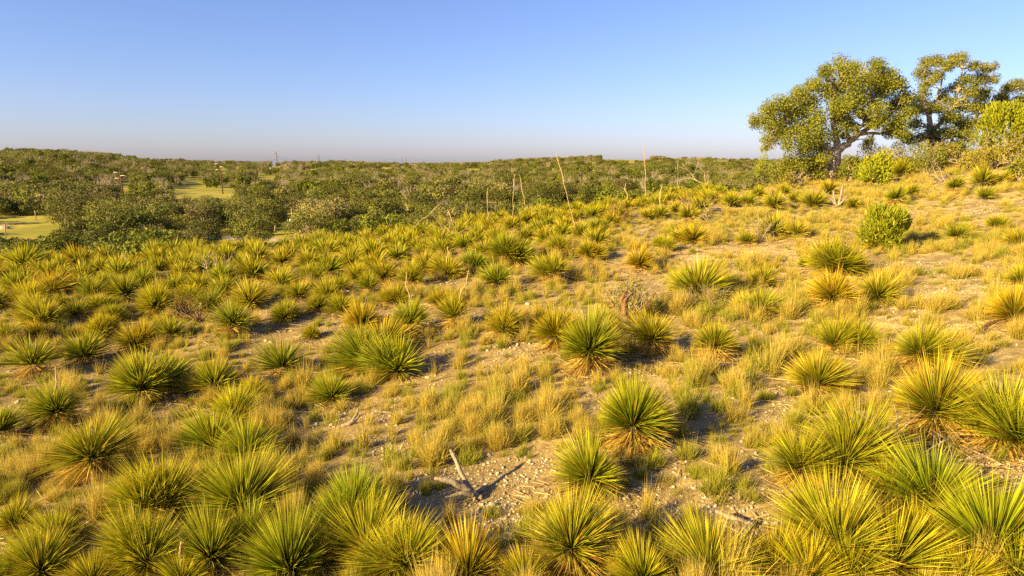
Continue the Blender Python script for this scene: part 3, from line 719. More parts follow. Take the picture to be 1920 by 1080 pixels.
scatter('distant_sotols', mp_, np.column_stack([pr.normal(size=nm) * 0.08, pr.normal(size=nm) * 0.08, pr.uniform(0, 6.28, nm)]), np.repeat(msc[:, None], 3, 1), pr.integers(0, 4, nm), SRC_S, 'small far sotols crowding the brow of the hill')

# ---------------------------------------------------------------- wood lying about
WOOD_AT = []
def wood(name, label, cat, d, limbs, mat, key, sides=8, bump=0.05, part_name='branch', group=None):
    """limbs: lists of (u, v, depth offset, radius in px) along each limb, at the depth of the key pixel's ground"""
    p, dd = ground(np.array([key[0]], float), np.array([key[1]], float), 80.0); D0 = float(dd[0])
    root = thing(name, label, cat, p[0], group=group); WOOD_AT.append((p[0][0], p[0][1]))
    for k, lm in enumerate(limbs):
        a = np.array(lm, float); P = at(a[:, 0], a[:, 1], D0 + a[:, 2]); R = a[:, 3] * 0.95 * D0 / FPX
        s = np.linspace(0, len(P) - 1, max(7, len(P) * 4)); PP = np.stack([np.interp(s, np.arange(len(P)), P[:, q]) for q in range(3)], -1); RR_ = np.interp(s, np.arange(len(P)), R)
        gq = np.random.default_rng(int(key[0]) + k); PP[1:-1] += gq.normal(size=(len(PP) - 2, 3)) * RR_[1:-1, None] * 0.09
        gz = height(PP[:, 0], PP[:, 1]); PP[:, 2] = np.maximum(PP[:, 2], gz + RR_ * 0.6)
        gg = Geo(); tube(gg, PP - p[0], RR_, sides, 0.5, bump, gq)
        part(part_name, gg.mesh('branch', mat), root)
    return root
wood('forked_driftwood', 'bleached grey forked branch on the bare gravel, one prong pointing up', 'dead branch', 0,
     [[(900, 938, 0, 5), (880, 915, 0.05, 5.5), (866, 890, 0.12, 4.6), (856, 866, 0.2, 4.2), (849, 850, 0.25, 4.8), (844, 843, 0.26, 2.5)],
      [(905, 940, -0.05, 6), (885, 925, -0.05, 7.5), (868, 913, -0.06, 7.5), (848, 903, -0.1, 6.5), (830, 899, -0.12, 5.5), (815, 897, -0.12, 2.5)],
      [(888, 928, -0.1, 6), (870, 924, -0.15, 5), (850, 929, -0.2, 3.2), (835, 932, -0.22, 1.5)],
      [(896, 924, 0.1, 5), (905, 917, 0.15, 5), (914, 909, 0.2, 2)],
      [(902, 934, 0.05, 4), (916, 926, 0.1, 2.6)], [(890, 932, -0.1, 4), (889, 941, -0.15, 2.5)]], M['drift'], (890, 936))
wood('bleached_log', 'short bleached stump log with claw-like roots lying near the bottom edge', 'dead log', 0,
     [[(1341, 958, 0.1, 4), (1360, 966, 0.05, 5.5), (1385, 976, 0, 7), (1405, 984, 0, 8)], [(1354, 976, -0.1, 3), (1375, 980, -0.05, 5), (1398, 983, 0, 7), (1412, 984, 0, 7)],
      [(1408, 980, 0, 8), (1398, 996, -0.08, 10), (1390, 1010, -0.15, 8), (1380, 1026, -0.25, 4)], [(1405, 986, 0, 6), (1413, 978, 0.05, 6), (1411, 970, 0.05, 2)], [(1408, 988, 0, 5), (1420, 981, 0.05, 3.5), (1428, 976, 0.08, 1.2)],
      [(1393, 985, 0, 4), (1391, 972, 0.02, 1.5)], [(1390, 1006, -0.1, 4), (1374, 993, 0.0, 2), (1363, 985, 0.05, 1)]], M['drift'], (1400, 992))
wood('dead_branch', 'small grey curved dead branch at the left of the central grass patch', 'dead branch', 0,
     [[(641, 799, 0, 3), (655, 794, 0, 5), (667, 787, 0.05, 4), (674, 779, 0.1, 2)], [(660, 791, 0, 4), (668, 778, 0.1, 3), (672, 766, 0.2, 1.5)]], M['drift'], (655, 798))
wood('dead_branch', 'short pale dead stick lying in grass just right of the curved grey branch', 'dead branch', 0,
     [[(702, 771, 0, 2), (720, 773, 0, 3), (737, 774, 0, 2)]], M['drift'], (720, 776))
wood('fallen_pole', 'long thin grey pole lying on bare soil at the right edge', 'pole', 0,
     [[(1800, 877, 0.2, 2.2), (1850, 877.5, 0.1, 2.4), (1900, 879, 0, 2.6), (1960, 882, -0.1, 2.6)]], M['drift'], (1880, 880))
wood('dead_branch', 'thin dark dead stick pointing left from under a sotol at the right edge', 'dead branch', 0,
     [[(1818, 624, 0, 1.2), (1845, 611, 0.1, 1.6), (1880, 594, 0.3, 2)]], M['brownwood'], (1840, 620))
wood('bleached_stump', 'pale many-pronged dead stump in the grass below the big oak', 'dead stump', 0,
     [[(1569, 389, 0, 2.6), (1567, 382, 0, 3), (1564, 372, 0, 2.4), (1563, 357, 0, 1.8)], [(1569, 389, 0, 3), (1573, 379, 0, 2.6), (1577, 366, 0.1, 2.2), (1580, 347, 0.2, 1.8)], [(1570, 386, 0, 2.6), (1580, 378, -0.1, 2), (1588, 367, -0.1, 1.2)],
      [(1566, 384, 0, 2), (1560, 375, 0, 1.6), (1549, 364, 0, 1.2), (1541, 356, 0.1, 0.8)], [(1571, 384, 0, 1.6), (1580, 380, 0.2, 1.4), (1590, 374, 0.2, 0.8)], [(1578, 362, 0.1, 0.9), (1584, 370, 0.1, 0.8)]], M['drift'], (1569, 389), 6)
wood('dead_stump', 'dark broken forked stump on the brow beside the small green bush', 'dead stump', 0,
     [[(905, 424, 0, 3), (904, 415, 0, 3), (903, 407, 0, 2)], [(906, 421, 0, 2.4), (911, 414, 0, 1.6)]], M['deadwood'], (905, 424), 6)
wood('dead_branch', 'pale dead branch sticking up through the sotols on the left brow', 'dead branch', 0,
     [[(234, 501, 0, 1.6), (233, 492, 0, 1.7), (234, 484, 0, 1.5), (230, 479, 0, 0.9)]], M['drift'], (234, 503), 6)
wood('dead_branch', 'two grey dead limbs leaning out between sotols near the left edge', 'dead branch', 0,
     [[(100, 522, 0, 1.6), (112, 516, 0, 2), (118, 510, 0, 1.2)], [(118, 524, 0, 1.6), (111, 515, 0, 1.6), (106, 512, 0, 0.8)], [(78, 535, 0, 1.6), (95, 535, 0, 1.8)]], M['deadwood'], (105, 528), 6)

# ---------------------------------------------------------------- shrubs, junipers, scrub
def shrub(name, label, cat, u, v, wpx, hpx, mat, seed, n=900, leaf=0.09, lobes=9, fill=0.35, stems=True, twigs=0, twig_mat=None, cone=0.0, aspect=0.5, deep=0.8, group=None, spray=False, sparse=1.0, woodm=None):
    """bush rooted at pixel (u, v), wpx wide and hpx tall"""
    p, dd = ground(np.array([u], float), np.array([v], float), 90.0); p = p[0]; d = float(dd[0]); g1 = np.random.default_rng(seed)
    W = wpx * d / FPX / 2; H = hpx * d / FPX
    root = thing(name, label, cat, p, 0, 1.0, group)
    cs = []; rs = []
    for k in range(lobes):
        hz = g1.uniform(0.18, 0.86); a = g1.uniform(0, 6.28); rr_ = math.sqrt(g1.random()) * (1 - cone * hz) * math.sqrt(max(0.05, 1 - ((hz - 0.35) / 0.75) ** 2)) * 0.75
        cs.append((W * rr_ * math.cos(a), W * deep * rr_ * math.sin(a), H * hz)); q = g1.uniform(0.22, 0.40)
        rs.append((W * q, W * q * deep, min(H * 0.26, W * q * 1.1)))
    if cone > 0.5: cs.append((0, 0, H * 0.86)); rs.append((W * 0.16, W * 0.16, H * 0.16))
    gg = Geo()
    if n:
        if spray:
            cs_ = np.array(cs); rs_ = np.array(rs); k = g1.integers(0, len(cs_), n); dd_ = unit(g1.normal(size=(n, 3)))
            P = cs_[k] + dd_ * rs_[k] * (0.3 + 0.7 * g1.random((n, 1)) ** 0.5)
            D = unit((P - np.array([0, 0, H * 0.15])) * np.array([1, 1, 0.9]) / max(W, H) + np.array([0, 0, 0.45]) + g1.normal(size=(n, 3)) * 0.35)
            strips(gg, P, D, leaf * g1.uniform(0.7, 1.5, n), leaf * (0.42 if u != 1657 else 0.24), 0, 2, 0.4, np.clip(0.4 + 0.5 * (P[:, 2] / H) * g1.random(n) + 0.2 * g1.normal(size=n), 0, 1), g1)
        else: leaf_cloud(gg, cs, rs, n, leaf, aspect, 0.5, fill, g1)
        part('foliage', gg.mesh('foliage', mat), root, True)
    if stems or twigs:
        gw = Geo()
        if stems:
            for c in cs[:7]: tube(gw, bent((g1.normal() * 0.04 * W, g1.normal() * 0.04 * W, 0.0), np.array(c), 5, 0.06, 0.06, g1), np.linspace(0.018 + 0.012 * W, 0.008, 5), 4, cap=False)
        for k in range(twigs):
            a = g1.uniform(0, 6.28); e = g1.uniform(0.25, 1.1)
            grow(gw, (g1.normal() * W * 0.12, g1.normal() * W * 0.12, 0.02), (math.cos(a) * math.cos(e), math.sin(a) * math.cos(e), math.sin(e)), H * g1.uniform(0.5, 0.85), 0.016 * max(1, d / 18), 2, g1, 0.6, 3, 0.1, 3)
        part('stems', gw.mesh('stems', woodm or twig_mat or M['deadwood']), root)
    return root
J = M['juniper']
shrub('juniper_bush', 'round bright green juniper bush standing alone on the grassy right slope', 'juniper', 1657, 471, 98, 82, J, 51, 7200, 0.15, 40, spray=True)
shrub('juniper_bush', 'small pointed juniper left of the big oak, against the sky', 'juniper', 1432, 350, 64, 62, J, 52, 3200, 0.15, 22, cone=0.75, spray=True)
shrub('small_tree', 'small thin-leaved tree alone on the brow left of the oaks', 'tree', 1326, 352, 58, 58, M['shrub'], 53, 1500, 0.12, 14, twigs=2)
shrub('shrub', 'brownish thin shrub beside the small tree on the brow', 'shrub', 1366, 352, 50, 34, M['shrub_olive'], 54, 1000, 0.11, 10, twigs=1)
shrub('shrub', 'low yellowish shrub between brown shrub and pointed juniper', 'shrub', 1396, 354, 44, 40, M['shrub'], 55, 700, 0.14, 9)
shrub('shrub', 'broad leafy green bush at the left foot of the big oak', 'shrub', 1500, 345, 96, 62, M['shrub'], 56, 4200, 0.12, 20, twigs=1)
shrub('shrub', 'round green bush tight against the left side of the oak trunk', 'shrub', 1533, 343, 46, 42, M['shrub'], 57, 2400, 0.12, 14)
shrub('shrub', 'dark green bush just right of the oak trunk', 'shrub', 1592, 340, 52, 50, M['shrub'], 58, 2200, 0.12, 14)
shrub('juniper_bush', 'broad juniper right of the oak trunk, in front of the dark bushes', 'juniper', 1640, 348, 76, 64, J, 59, 3600, 0.15, 24, cone=0.35, spray=True)
shrub('shrub', 'wide olive bush behind the juniper under the gap between oaks', 'shrub', 1655, 322, 100, 52, M['shrub_olive'], 60, 3000, 0.12, 18)
shrub('juniper_bush', 'dark juniper below the second oak', 'juniper', 1740, 327, 62, 48, M['shrub'], 61, 2400, 0.13, 16, spray=True)
shrub('shrub', 'grey-brown thin bush below the second oak', 'shrub', 1768, 318, 66, 52, M['shrub_olive'], 62, 1300, 0.11, 12, twigs=4)
shrub('dead_shrub', 'leafless pale dead shrub on the slope below the second oak', 'dead shrub', 1772, 342, 52, 52, M['shrub'], 63, 0, 0.1, 5, stems=False, twigs=6, twig_mat=M['drift'])
shrub('juniper_tree', 'large bright juniper at the right edge below the third oak', 'juniper', 1884, 288, 118, 92, J, 64, 7000, 0.17, 34, spray=True)
for k, (lab, u, v, w, h, m_, tw, n_) in enumerate([
        ('olive brush mound on the slope below the large juniper', 1862, 316, 80, 50, 'shrub_olive', 4, 2600), ('tangled brush with grey twigs at the right edge of the hilltop', 1902, 320, 76, 60, 'shrub_olive', 6, 2600),
        ('leafy green bush low at the right edge below the brush', 1912, 338, 56, 44, 'shrub', 1, 1500), ('low yellow-green brush right of the leafless dead shrub', 1822, 320, 74, 42, 'shrub_olive', 3, 1900),
        ('tall green bush filling the gap under the second oak', 1712, 318, 70, 56, 'shrub', 1, 2200), ('leafy bush between the second oak and the large juniper', 1800, 306, 70, 54, 'shrub', 1, 2200),
        ('yellow-green bush low between the oak trunk and the broad juniper', 1615, 346, 40, 40, 'shrub', 0, 1100), ('low olive brush in front of the broad leafy bush left of the oak', 1478, 354, 52, 30, 'shrub_olive', 2, 1000),
        ('small green bush right of the pointed juniper', 1458, 350, 44, 46, 'shrub', 0, 1200), ('olive bush under the left branches of the oak', 1520, 336, 60, 52, 'shrub_olive', 0, 1700), ('bushy mound on the hilltop edge above the dead shrub', 1850, 300, 60, 44, 'shrub', 1, 1700)]):
    shrub('shrub', lab, 'shrub', u, v, w, h, M[m_], 170 + k, n_, 0.11, 16, twigs=tw)
shrub('shrub', 'small bright green bush on the brow below the far woods', 'shrub', 885, 428, 34, 30, M['shrub'], 80, 420, 0.13, 8)
shrub('dead_shrub', 'lacy grey leafless shrub on the brow above the upright short stalk', 'dead shrub', 848, 452, 62, 44, M['shrub_olive'], 81, 160, 0.06, 5, stems=False, twigs=5)
shrub('scrub_bush', 'sprawling olive scrub growing around the brown rotten snag', 'shrub', 1178, 590, 118, 66, M['shrub_olive'], 82, 1500, 0.055, 18, twigs=9, deep=0.6, twig_mat=M['deadwood'])
wood('brown_snag', 'brown rotten forked snag standing inside the sprawling olive scrub', 'dead stump', 0,
     [[(1170, 592, -0.5, 7), (1171, 578, -0.5, 6.5), (1170, 566, -0.5, 5), (1177, 556, -0.45, 3.5), (1186, 549, -0.4, 2.2)], [(1171, 574, -0.5, 5), (1165, 564, -0.5, 4), (1169, 553, -0.5, 3), (1178, 541, -0.4, 1.5)],
      [(1200, 578, -0.6, 1), (1216, 566, -0.6, 1.4), (1229, 549, -0.5, 0.9)], [(1205, 575, -0.6, 1), (1221, 568, -0.6, 0.7)], [(1146, 566, -0.4, 3), (1150, 575, -0.45, 4)]], M['brownwood'], (1172, 594))
shrub('thorn_bush', 'low thorny yellow bush with pale twigs at the foot of the broad sotol', 'shrub', 1330, 578, 84, 34, M['shrub'], 83, 520, 0.045, 9, twigs=8, twig_mat=M['drift'])
shrub('dead_shrub', 'tangle of grey dead twigs between sotols above the lone grassy slope', 'dead shrub', 1432, 452, 50, 36, M['shrub'], 84, 0, 0.1, 4, stems=False, twigs=8)
shrub('dead_shrub', 'dry grass-like dead shrub on the slope left of the grassy saddle', 'dead shrub', 1312, 416, 46, 36, M['shrub'], 85, 0, 0.1, 4, stems=False, twigs=7, twig_mat=M['drift'])
shrub('dead_shrub', 'brown dead shrub among sotols on the upper middle brow', 'dead shrub', 1155, 418, 44, 30, M['shrub_olive'], 86, 120, 0.08, 5, stems=False, twigs=8, twig_mat=M['brownwood'])
shrub('dead_shrub', 'dark dead bush with bare stems between dense sotols on the left', 'dead shrub', 372, 604, 60, 56, M['shrub_olive'], 87, 260, 0.05, 7, stems=True, twigs=8, twig_mat=M['brownwood'])
shrub('dead_shrub', 'pinkish grey twiggy shrub in the crowded sotols on the left brow', 'dead shrub', 400, 518, 52, 36, M['shrub_olive'], 88, 90, 0.06, 5, stems=False, twigs=9)
shrub('scrub_bush', 'pale green thorny scrub with whitish twigs between the right front sotols', 'shrub', 1672, 900, 90, 92, M['shrub'], 89, 620, 0.035, 10, twigs=6, twig_mat=M['drift'])
shrub('dead_shrub', 'thin leafless whitish twigs right of the pale green thorny scrub', 'dead shrub', 1735, 905, 90, 78, M['shrub'], 90, 60, 0.03, 6, stems=False, twigs=5, twig_mat=M['drift'])
shrub('shrub', 'bright yellow-green low bush under the forked pale tree beyond the brow', 'shrub', 152, 500, 36, 30, M['shrub'], 91, 300, 0.13, 8)

# ---------------------------------------------------------------- the oaks on the hilltop
def oak(name, label, d0, trunk, limbs, lobes, n, leaf, mat, seed, fillk=0.25, depth_spread=2.2):
    """trunk and limbs: (u, v, depth offset, radius m); lobes: (u, v, radius px)"""
    g1 = np.random.default_rng(seed)
    t0 = trunk[0]; base = at(t0[0], t0[1], d0); gz = float(height(base[0], base[1])); base[2] = gz - 0.1
    root = thing(name, label, 'tree', base)
    gt = Geo()
    def pts(lst): a = np.array(lst, float); return at(a[:, 0], a[:, 1], d0 + a[:, 2]) - base, a[:, 3]
    P, R = pts(trunk); P[0] = 0
    s = np.linspace(0, len(P) - 1, len(P) * 4); PP = np.stack([np.interp(s, np.arange(len(P)), P[:, q]) for q in range(3)], -1); RRt = np.interp(s, np.arange(len(P)), R)
    tube(gt, PP, RRt, 10, 0.5, 0.07, g1)
    ends = [PP[-1], PP[len(PP) * 3 // 4]]
    for lm in limbs:
        P, R = pts(lm); s = np.linspace(0, len(P) - 1, len(P) * 3); PP = np.stack([np.interp(s, np.arange(len(P)), P[:, q]) for q in range(3)], -1)
        PP[1:] += g1.normal(size=(len(PP) - 1, 3)) * 0.05
        tube(gt, PP, np.interp(s, np.arange(len(P)), R), 7, 0.5, 0.06, g1, cap=False); ends += [PP[k] for k in range(1, len(PP), 2)]
    part('trunk', gt.mesh('oak trunk', M['bark'], True), root)
    cs = []; rs = []
    uc = np.mean([l[0] for l in lobes]); half = max(abs(l[0] - uc) for l in lobes) + 1
    for (u, v, r) in lobes:
        lim = depth_spread * math.sqrt(max(0.15, 1 - ((u - uc) / half) ** 2))
        for k in range(4):
            off = g1.uniform(-lim, lim)
            c = at(u + g1.normal() * 4, v + g1.normal() * 4, d0 + off) - base; q = r * d0 / FPX * g1.uniform(0.8, 1.35)
            cs.append(c); rs.append((q, q, q * 0.8))
    E = np.array(ends); gb = Geo()
    for c in cs:                                       # boughs reach every clump of leaves
        k = np.argmin(((E - c) ** 2).sum(1) + 3 * np.maximum(0, E[:, 2] - c[2])); L = np.linalg.norm(c - E[k])
        path = bent(E[k], c, 6, 0.06, 0.07, g1); tube(gb, path, np.linspace(0.03 + 0.018 * L, 0.014, 6), 5, cap=False)
        for q in range(6): tube(gb, bent(path[2 + q % 4], c + g1.normal(size=3) * 0.32, 4, 0.03, 0.1, g1), np.linspace(0.016, 0.005, 4), 3, cap=False)
    part('boughs', gb.mesh('oak boughs', M['bark']), root)
    gl = Geo(); leaf_cloud(gl, cs, rs, n, leaf, 0.6, 0.35, fillk, g1)
    part('crown', gl.mesh('oak leaves', mat), root, True)
    return root
oak('live_oak', 'big spreading live oak with thick pale trunk on the hilltop, leftmost of the oaks', 46.0,
    [(1552, 342, 0, 0.40), (1560, 322, 0, 0.33), (1567, 302, 0, 0.33), (1566, 288, 0, 0.36), (1568, 278, 0, 0.30)],
    [[(1566, 290, 0, 0.26), (1548, 274, 0.1, 0.2), (1530, 258, -0.3, 0.14), (1500, 240, -0.5, 0.09), (1465, 232, -0.4, 0.05)], [(1568, 280, 0, 0.26), (1566, 255, 0.1, 0.2), (1560, 220, 0.2, 0.15), (1565, 180, 0, 0.09), (1580, 140, 0, 0.05)],
     [(1570, 284, 0, 0.26), (1590, 266, 0, 0.2), (1612, 252, 0.2, 0.17), (1640, 232, 0.3, 0.13), (1672, 212, 0.3, 0.07)], [(1600, 260, 0.1, 0.15), (1622, 225, -0.4, 0.12), (1640, 180, -0.3, 0.08), (1655, 145, 0, 0.05)],
     [(1615, 252, 0.2, 0.12), (1650, 250, 0.4, 0.09), (1690, 240, 0.6, 0.06)], [(1540, 265, 0, 0.11), (1515, 225, 0.6, 0.09), (1500, 190, 0.4, 0.05)]],
    [(1416, 232, 9), (1424, 224, 12), (1442, 208, 18), (1470, 192, 20), (1500, 178, 20), (1528, 160, 18), (1548, 138, 16), (1578, 124, 17), (1604, 126, 16), (1646, 124, 18), (1666, 136, 16), (1684, 158, 18), (1698, 182, 18), (1704, 208, 16),
     (1452, 232, 20), (1486, 216, 22), (1520, 196, 22), (1556, 168, 22), (1596, 152, 22), (1632, 150, 22), (1660, 170, 22), (1678, 200, 22), (1640, 196, 22), (1606, 182, 22), (1566, 204, 22), (1534, 226, 22), (1500, 246, 20), (1466, 252, 16), (1442, 262, 12), (1437, 280, 7),
     (1520, 262, 20), (1506, 280, 16), (1535, 280, 15), (1548, 252, 16), (1580, 224, 16), (1652, 222, 18), (1686, 228, 18), (1668, 246, 14), (1694, 252, 14), (1632, 232, 10), (1590, 196, 18), (1545, 296, 12), (1598, 238, 14), (1626, 264, 10), (1586, 252, 12), (1612, 214, 14), (1476, 270, 12)],
    76000, 0.112, M['oak'], 301, 0.12, 2.4)
oak('live_oak', 'airy second oak with pale limbs and sky showing through, right of the big oak', 50.0,
    [(1748, 300, 0, 0.28), (1746, 270, 0, 0.24), (1744, 240, 0, 0.2), (1742, 215, 0, 0.17), (1752, 190, 0, 0.12)],
    [[(1744, 250, 0, 0.17), (1768, 225, 0.2, 0.14), (1790, 190, 0.1, 0.11), (1800, 150, 0, 0.07), (1806, 122, 0, 0.04)], [(1742, 220, 0, 0.14), (1734, 190, -0.2, 0.1), (1730, 160, 0, 0.07), (1738, 125, 0, 0.04)],
     [(1780, 208, 0.2, 0.13), (1812, 180, -0.3, 0.1), (1838, 150, -0.2, 0.06), (1858, 134, 0, 0.03)], [(1746, 268, 0, 0.16), (1790, 255, 0.4, 0.12), (1830, 225, 0.4, 0.08), (1850, 195, 0.3, 0.05)], [(1752, 190, 0, 0.1), (1765, 160, 0.3, 0.07), (1772, 125, 0.2, 0.04)]],
    [(1728, 138, 14), (1740, 118, 13), (1760, 114, 12), (1784, 114, 12), (1804, 112, 13), (1828, 124, 13), (1848, 130, 10), (1868, 127, 7), (1862, 148, 9), (1836, 148, 14), (1812, 148, 13), (1734, 160, 13), (1752, 150, 9), (1790, 166, 13), (1820, 174, 16), (1848, 176, 14), (1726, 182, 13), (1770, 178, 9),
     (1800, 198, 16), (1830, 204, 16), (1852, 200, 13), (1775, 222, 13), (1806, 230, 16), (1836, 232, 14), (1722, 206, 11), (1716, 232, 13), (1750, 246, 15), (1780, 250, 16), (1812, 258, 15), (1728, 258, 14), (1704, 262, 12), (1760, 272, 14), (1790, 276, 13), (1762, 140, 11), (1776, 190, 12), (1760, 206, 11), (1744, 202, 11), (1772, 128, 10), (1792, 222, 12)],
    40000, 0.11, M['oak_sparse'], 302, 0.15, 2.0)
oak('live_oak', 'third oak at the right edge, thin crown above the large juniper', 53.0,
    [(1902, 290, 0, 0.24), (1900, 250, 0, 0.2), (1898, 220, 0, 0.17), (1906, 195, 0, 0.11)],
    [[(1898, 222, 0, 0.13), (1888, 195, 0, 0.08), (1878, 175, 0, 0.04)], [(1904, 205, 0, 0.12), (1930, 185, 0, 0.08), (1950, 170, 0, 0.04)]],
    [(1874, 180, 11), (1888, 166, 11), (1906, 162, 12), (1926, 160, 13), (1948, 164, 13), (1884, 196, 12), (1912, 186, 13), (1938, 188, 14), (1962, 184, 13), (1868, 198, 10), (1900, 206, 12), (1930, 212, 14), (1960, 210, 14), (1858, 214, 10)],
    18000, 0.11, M['oak_sparse'], 303, 0.15, 1.8)

# ---------------------------------------------------------------- valley woods
def valley_tree(seed, h, wd, kind, n, leaf):
    """(trunk mesh, crown mesh) of a tree h tall, 2*wd across"""
    g1 = np.random.default_rng(seed); cs = []; rs = []
    k = {'oak': 17, 'green': 14, 'juniper': 12}[kind]
    for i in range(k):
        a = 6.28 * (i / k) * 2.618 + g1.normal() * 0.2; z = g1.uniform(0.36, 0.86) if kind != 'juniper' else g1.uniform(0.18, 0.86)
        rad = (math.sqrt(max(0.02, 1 - ((z - 0.42) / 0.55) ** 2)) if kind != 'juniper' else 1.0 - 0.85 * z) * math.sqrt(g1.uniform(0.25, 1.0)) * 0.78
        q = wd * g1.uniform(0.26, 0.42)
        cs.append((wd * rad * math.cos(a), wd * rad * math.sin(a), h * z)); rs.append((q, q, q * 0.72))
    gl = Geo(); leaf_cloud(gl, cs, rs, n, leaf, 0.7, 1.0, 0.62, g1)
    gt = Geo(); tube(gt, bent((0, 0, -0.5), (g1.normal() * 0.2, g1.normal() * 0.2, h * 0.38), 5, 0, 0.04, g1), np.linspace(0.24, 0.17, 5) * h / 6, 6, cap=False)
    for c in cs[:9]: tube(gt, bent((0, 0, h * 0.33), c, 4, 0.05, 0.08, g1), np.linspace(0.11, 0.04, 4), 4, cap=False)
    return gt.mesh('tree trunk', M['bark']), gl.mesh('tree crown', M['wood_oak'] if kind == 'oak' else M['wood_green'])
def bare_tree(seed, h):
    g1 = np.random.default_rng(seed); gt = Geo(); gc = Geo()
    tube(gt, bent((0, 0, -0.4), (0.1, 0, h * 0.3), 4, 0, 0.03, g1), np.linspace(0.2, 0.15, 4), 6, cap=False)
    for k in range(5):
        a = k * 1.26 + g1.normal() * 0.3
        grow(gc, (0.1, 0, h * g1.uniform(0.22, 0.3)), (math.cos(a) * 0.7, math.sin(a) * 0.7, 0.9), h * 0.36, 0.10, 3, g1, 0.55, 3, 0.25, 4)
    return gt.mesh('dead trunk', M['deadwood']), gc.mesh('bare limbs', M['deadwood'])
VT = [('oak', valley_tree(500 + i, h, w, 'oak', 3200, 0.22)) for i, (h, w) in enumerate([(4.9, 3.1), (4.4, 2.8), (5.5, 3.6), (4.8, 3.3)])] + \
     [('green', valley_tree(520 + i, h, w, 'green', 2600, 0.26)) for i, (h, w) in enumerate([(5.0, 2.7), (5.8, 3.0), (4.4, 2.5)])] + \
     [('juniper', valley_tree(540 + i, h, w, 'juniper', 1800, 0.22)) for i, (h, w) in enumerate([(4.4, 1.9), (3.6, 1.7)])] + \
     [('bare', bare_tree(560 + i, h)) for i, h in enumerate([5.2, 4.6])]
FT = [valley_tree(600 + i, h, w, 'oak', 900, 0.43)[1] for i, (h, w) in enumerate([(4.9, 3.2), (4.4, 2.9), (5.5, 3.7), (4.8, 3.4)])] + [valley_tree(620, 5.2, 3.2, 'green', 420, 0.66)[1]]
g1 = np.random.default_rng(560); gq = Geo(); bt = bare_tree(562, 5.0)

CLEAR = [(-60, 84, 406, 436), (322, 448, 357, 371), (398, 450, 440, 452), (506, 562, 436, 454), (228, 241, 336, 370), (416, 426, 318, 360), (523, 530, 300, 324), (602, 607, 302, 314), (540, 556, 408, 440), (345, 378, 334, 338), (350, 372, 341, 346), (480, 520, 331, 336), (1125, 1222, 298, 300), (1033, 1046, 321, 324), (1105, 1118, 321, 323), (713, 736, 314.5, 317.5), (748, 760, 312.5, 315.5), (508, 519, 309, 314),
         (872, 900, 317, 319.5), (1178, 1192, 303, 305), (0, 8, 289, 292), (78, 88, 294, 297), (745, 775, 398, 404), (560, 580, 375, 380), (440, 452, 316, 318), (505, 540, 382, 386), (850, 858, 322, 324)]
def jitter_field(y0, y1, sp, seed):
    g1 = np.random.default_rng(seed); ys = np.arange(y0, y1, sp); P = []
    for y in ys:
        xs = np.arange(-0.86 * y - 40, 0.86 * y + 40, sp)
        P.append(np.column_stack([xs + g1.uniform(-0.48, 0.48, len(xs)) * sp, np.full(len(xs), y) + g1.uniform(-0.48, 0.48, len(xs)) * sp]))
    return np.concatenate(P)
P = np.concatenate([jitter_field(36, 90, 3.6, 1), jitter_field(90, 200, 4.5, 2), jitter_field(200, 520, 5.4, 3), jitter_field(520, 1500, 7.6, 4)])
r_ = np.hypot(P[:, 0], P[:, 1]); t_ = np.arctan2(P[:, 0], P[:, 1]); off = r_ - np.interp(t_, _cb_t, _cb_r)
P = P[off > 12]; r_ = r_[off > 12]
Z = height(P[:, 0], P[:, 1]); P3 = np.column_stack([P, Z])
vg = np.random.default_rng(77)
size = (0.55 + 0.75 * vg.random(len(P)) ** 1.1) * np.where(r_ < 75, 0.85, 1.0)
pu, pv, pd = project(P3); hp = 5.0 * size * FPX / pd; topv = pv - hp
keep = fbm(P[:, 0] / 38, P[:, 1] / 38, 9, 3) > np.where(r_ < 125, 0.12, 0.37)
wpx_ = 3.2 * FPX / pd
for kc, (u0, u1, v0, v1) in enumerate(CLEAR):
    mg = 0.7 if kc in (0, 4, 5) else 0.3
    hit = (pu > u0 - wpx_ * mg) & (pu < u1 + wpx_ * mg) & (pv > v0) & (topv < v1)
    fit = (pv - v1) / np.maximum(hp, 1e-6)                    # low enough not to hide the opening, or not there at all
    ok_ = hit & (fit > 0.5); size[ok_] *= np.minimum(fit[ok_], 1) * 0.98
    keep &= ~(hit & ~ok_)
    hp = 5.0 * size * FPX / pd; topv = pv - hp
# nothing to see behind the brow, or out of the frame by a wide margin
crest = np.interp(pu, CREST_U, CREST_V)
seen = (topv < crest - 2) & (pu > -30) & (pu < 1480)
keep &= (pu > -260) & (pu < 2180)
lim_ = crest - np.where(pu < 620, 72, 44) * (0.5 + 0.6 * vg.random(len(P)))     # at the hill foot only what is low enough to be seen so in the photograph
fit = (pv - lim_) / np.maximum(hp, 1e-6); near_ = (pd < 96) & (topv < lim_)
keep &= ~(near_ & (fit < 0.34)); size = np.where(near_ & (fit >= 0.34), size * np.minimum(fit, 1), size); hp = 5.0 * size * FPX / pd; topv = pv - hp
kindsel = vg.random(len(P)); nearg = np.clip((112 - pd) / 22, 0, 1)
isgreen = (kindsel < 0.12 + 0.80 * nearg)
dens = fbm(P[:, 0] / 30, P[:, 1] / 30, 31, 2)
isbare = (~isgreen) & (pd > 105) & ((kindsel > 0.985) | ((dens > 0.62) & (kindsel > 0.84) & (pd > 170)) | ((np.abs(pu - 70) < 75) & (np.abs(pv - 400) < 22) & (kindsel > 0.55)))
cand = np.where(keep & seen)[0]; cand = cand[np.argsort(-hp[cand])]
single = cand[:286]
rest = np.setdiff1d(np.where(keep)[0], single)
FEEL = {'oak': 'grey-green oak', 'green': 'bright green tree', 'juniper': 'narrow juniper', 'bare': 'leafless grey tree'}
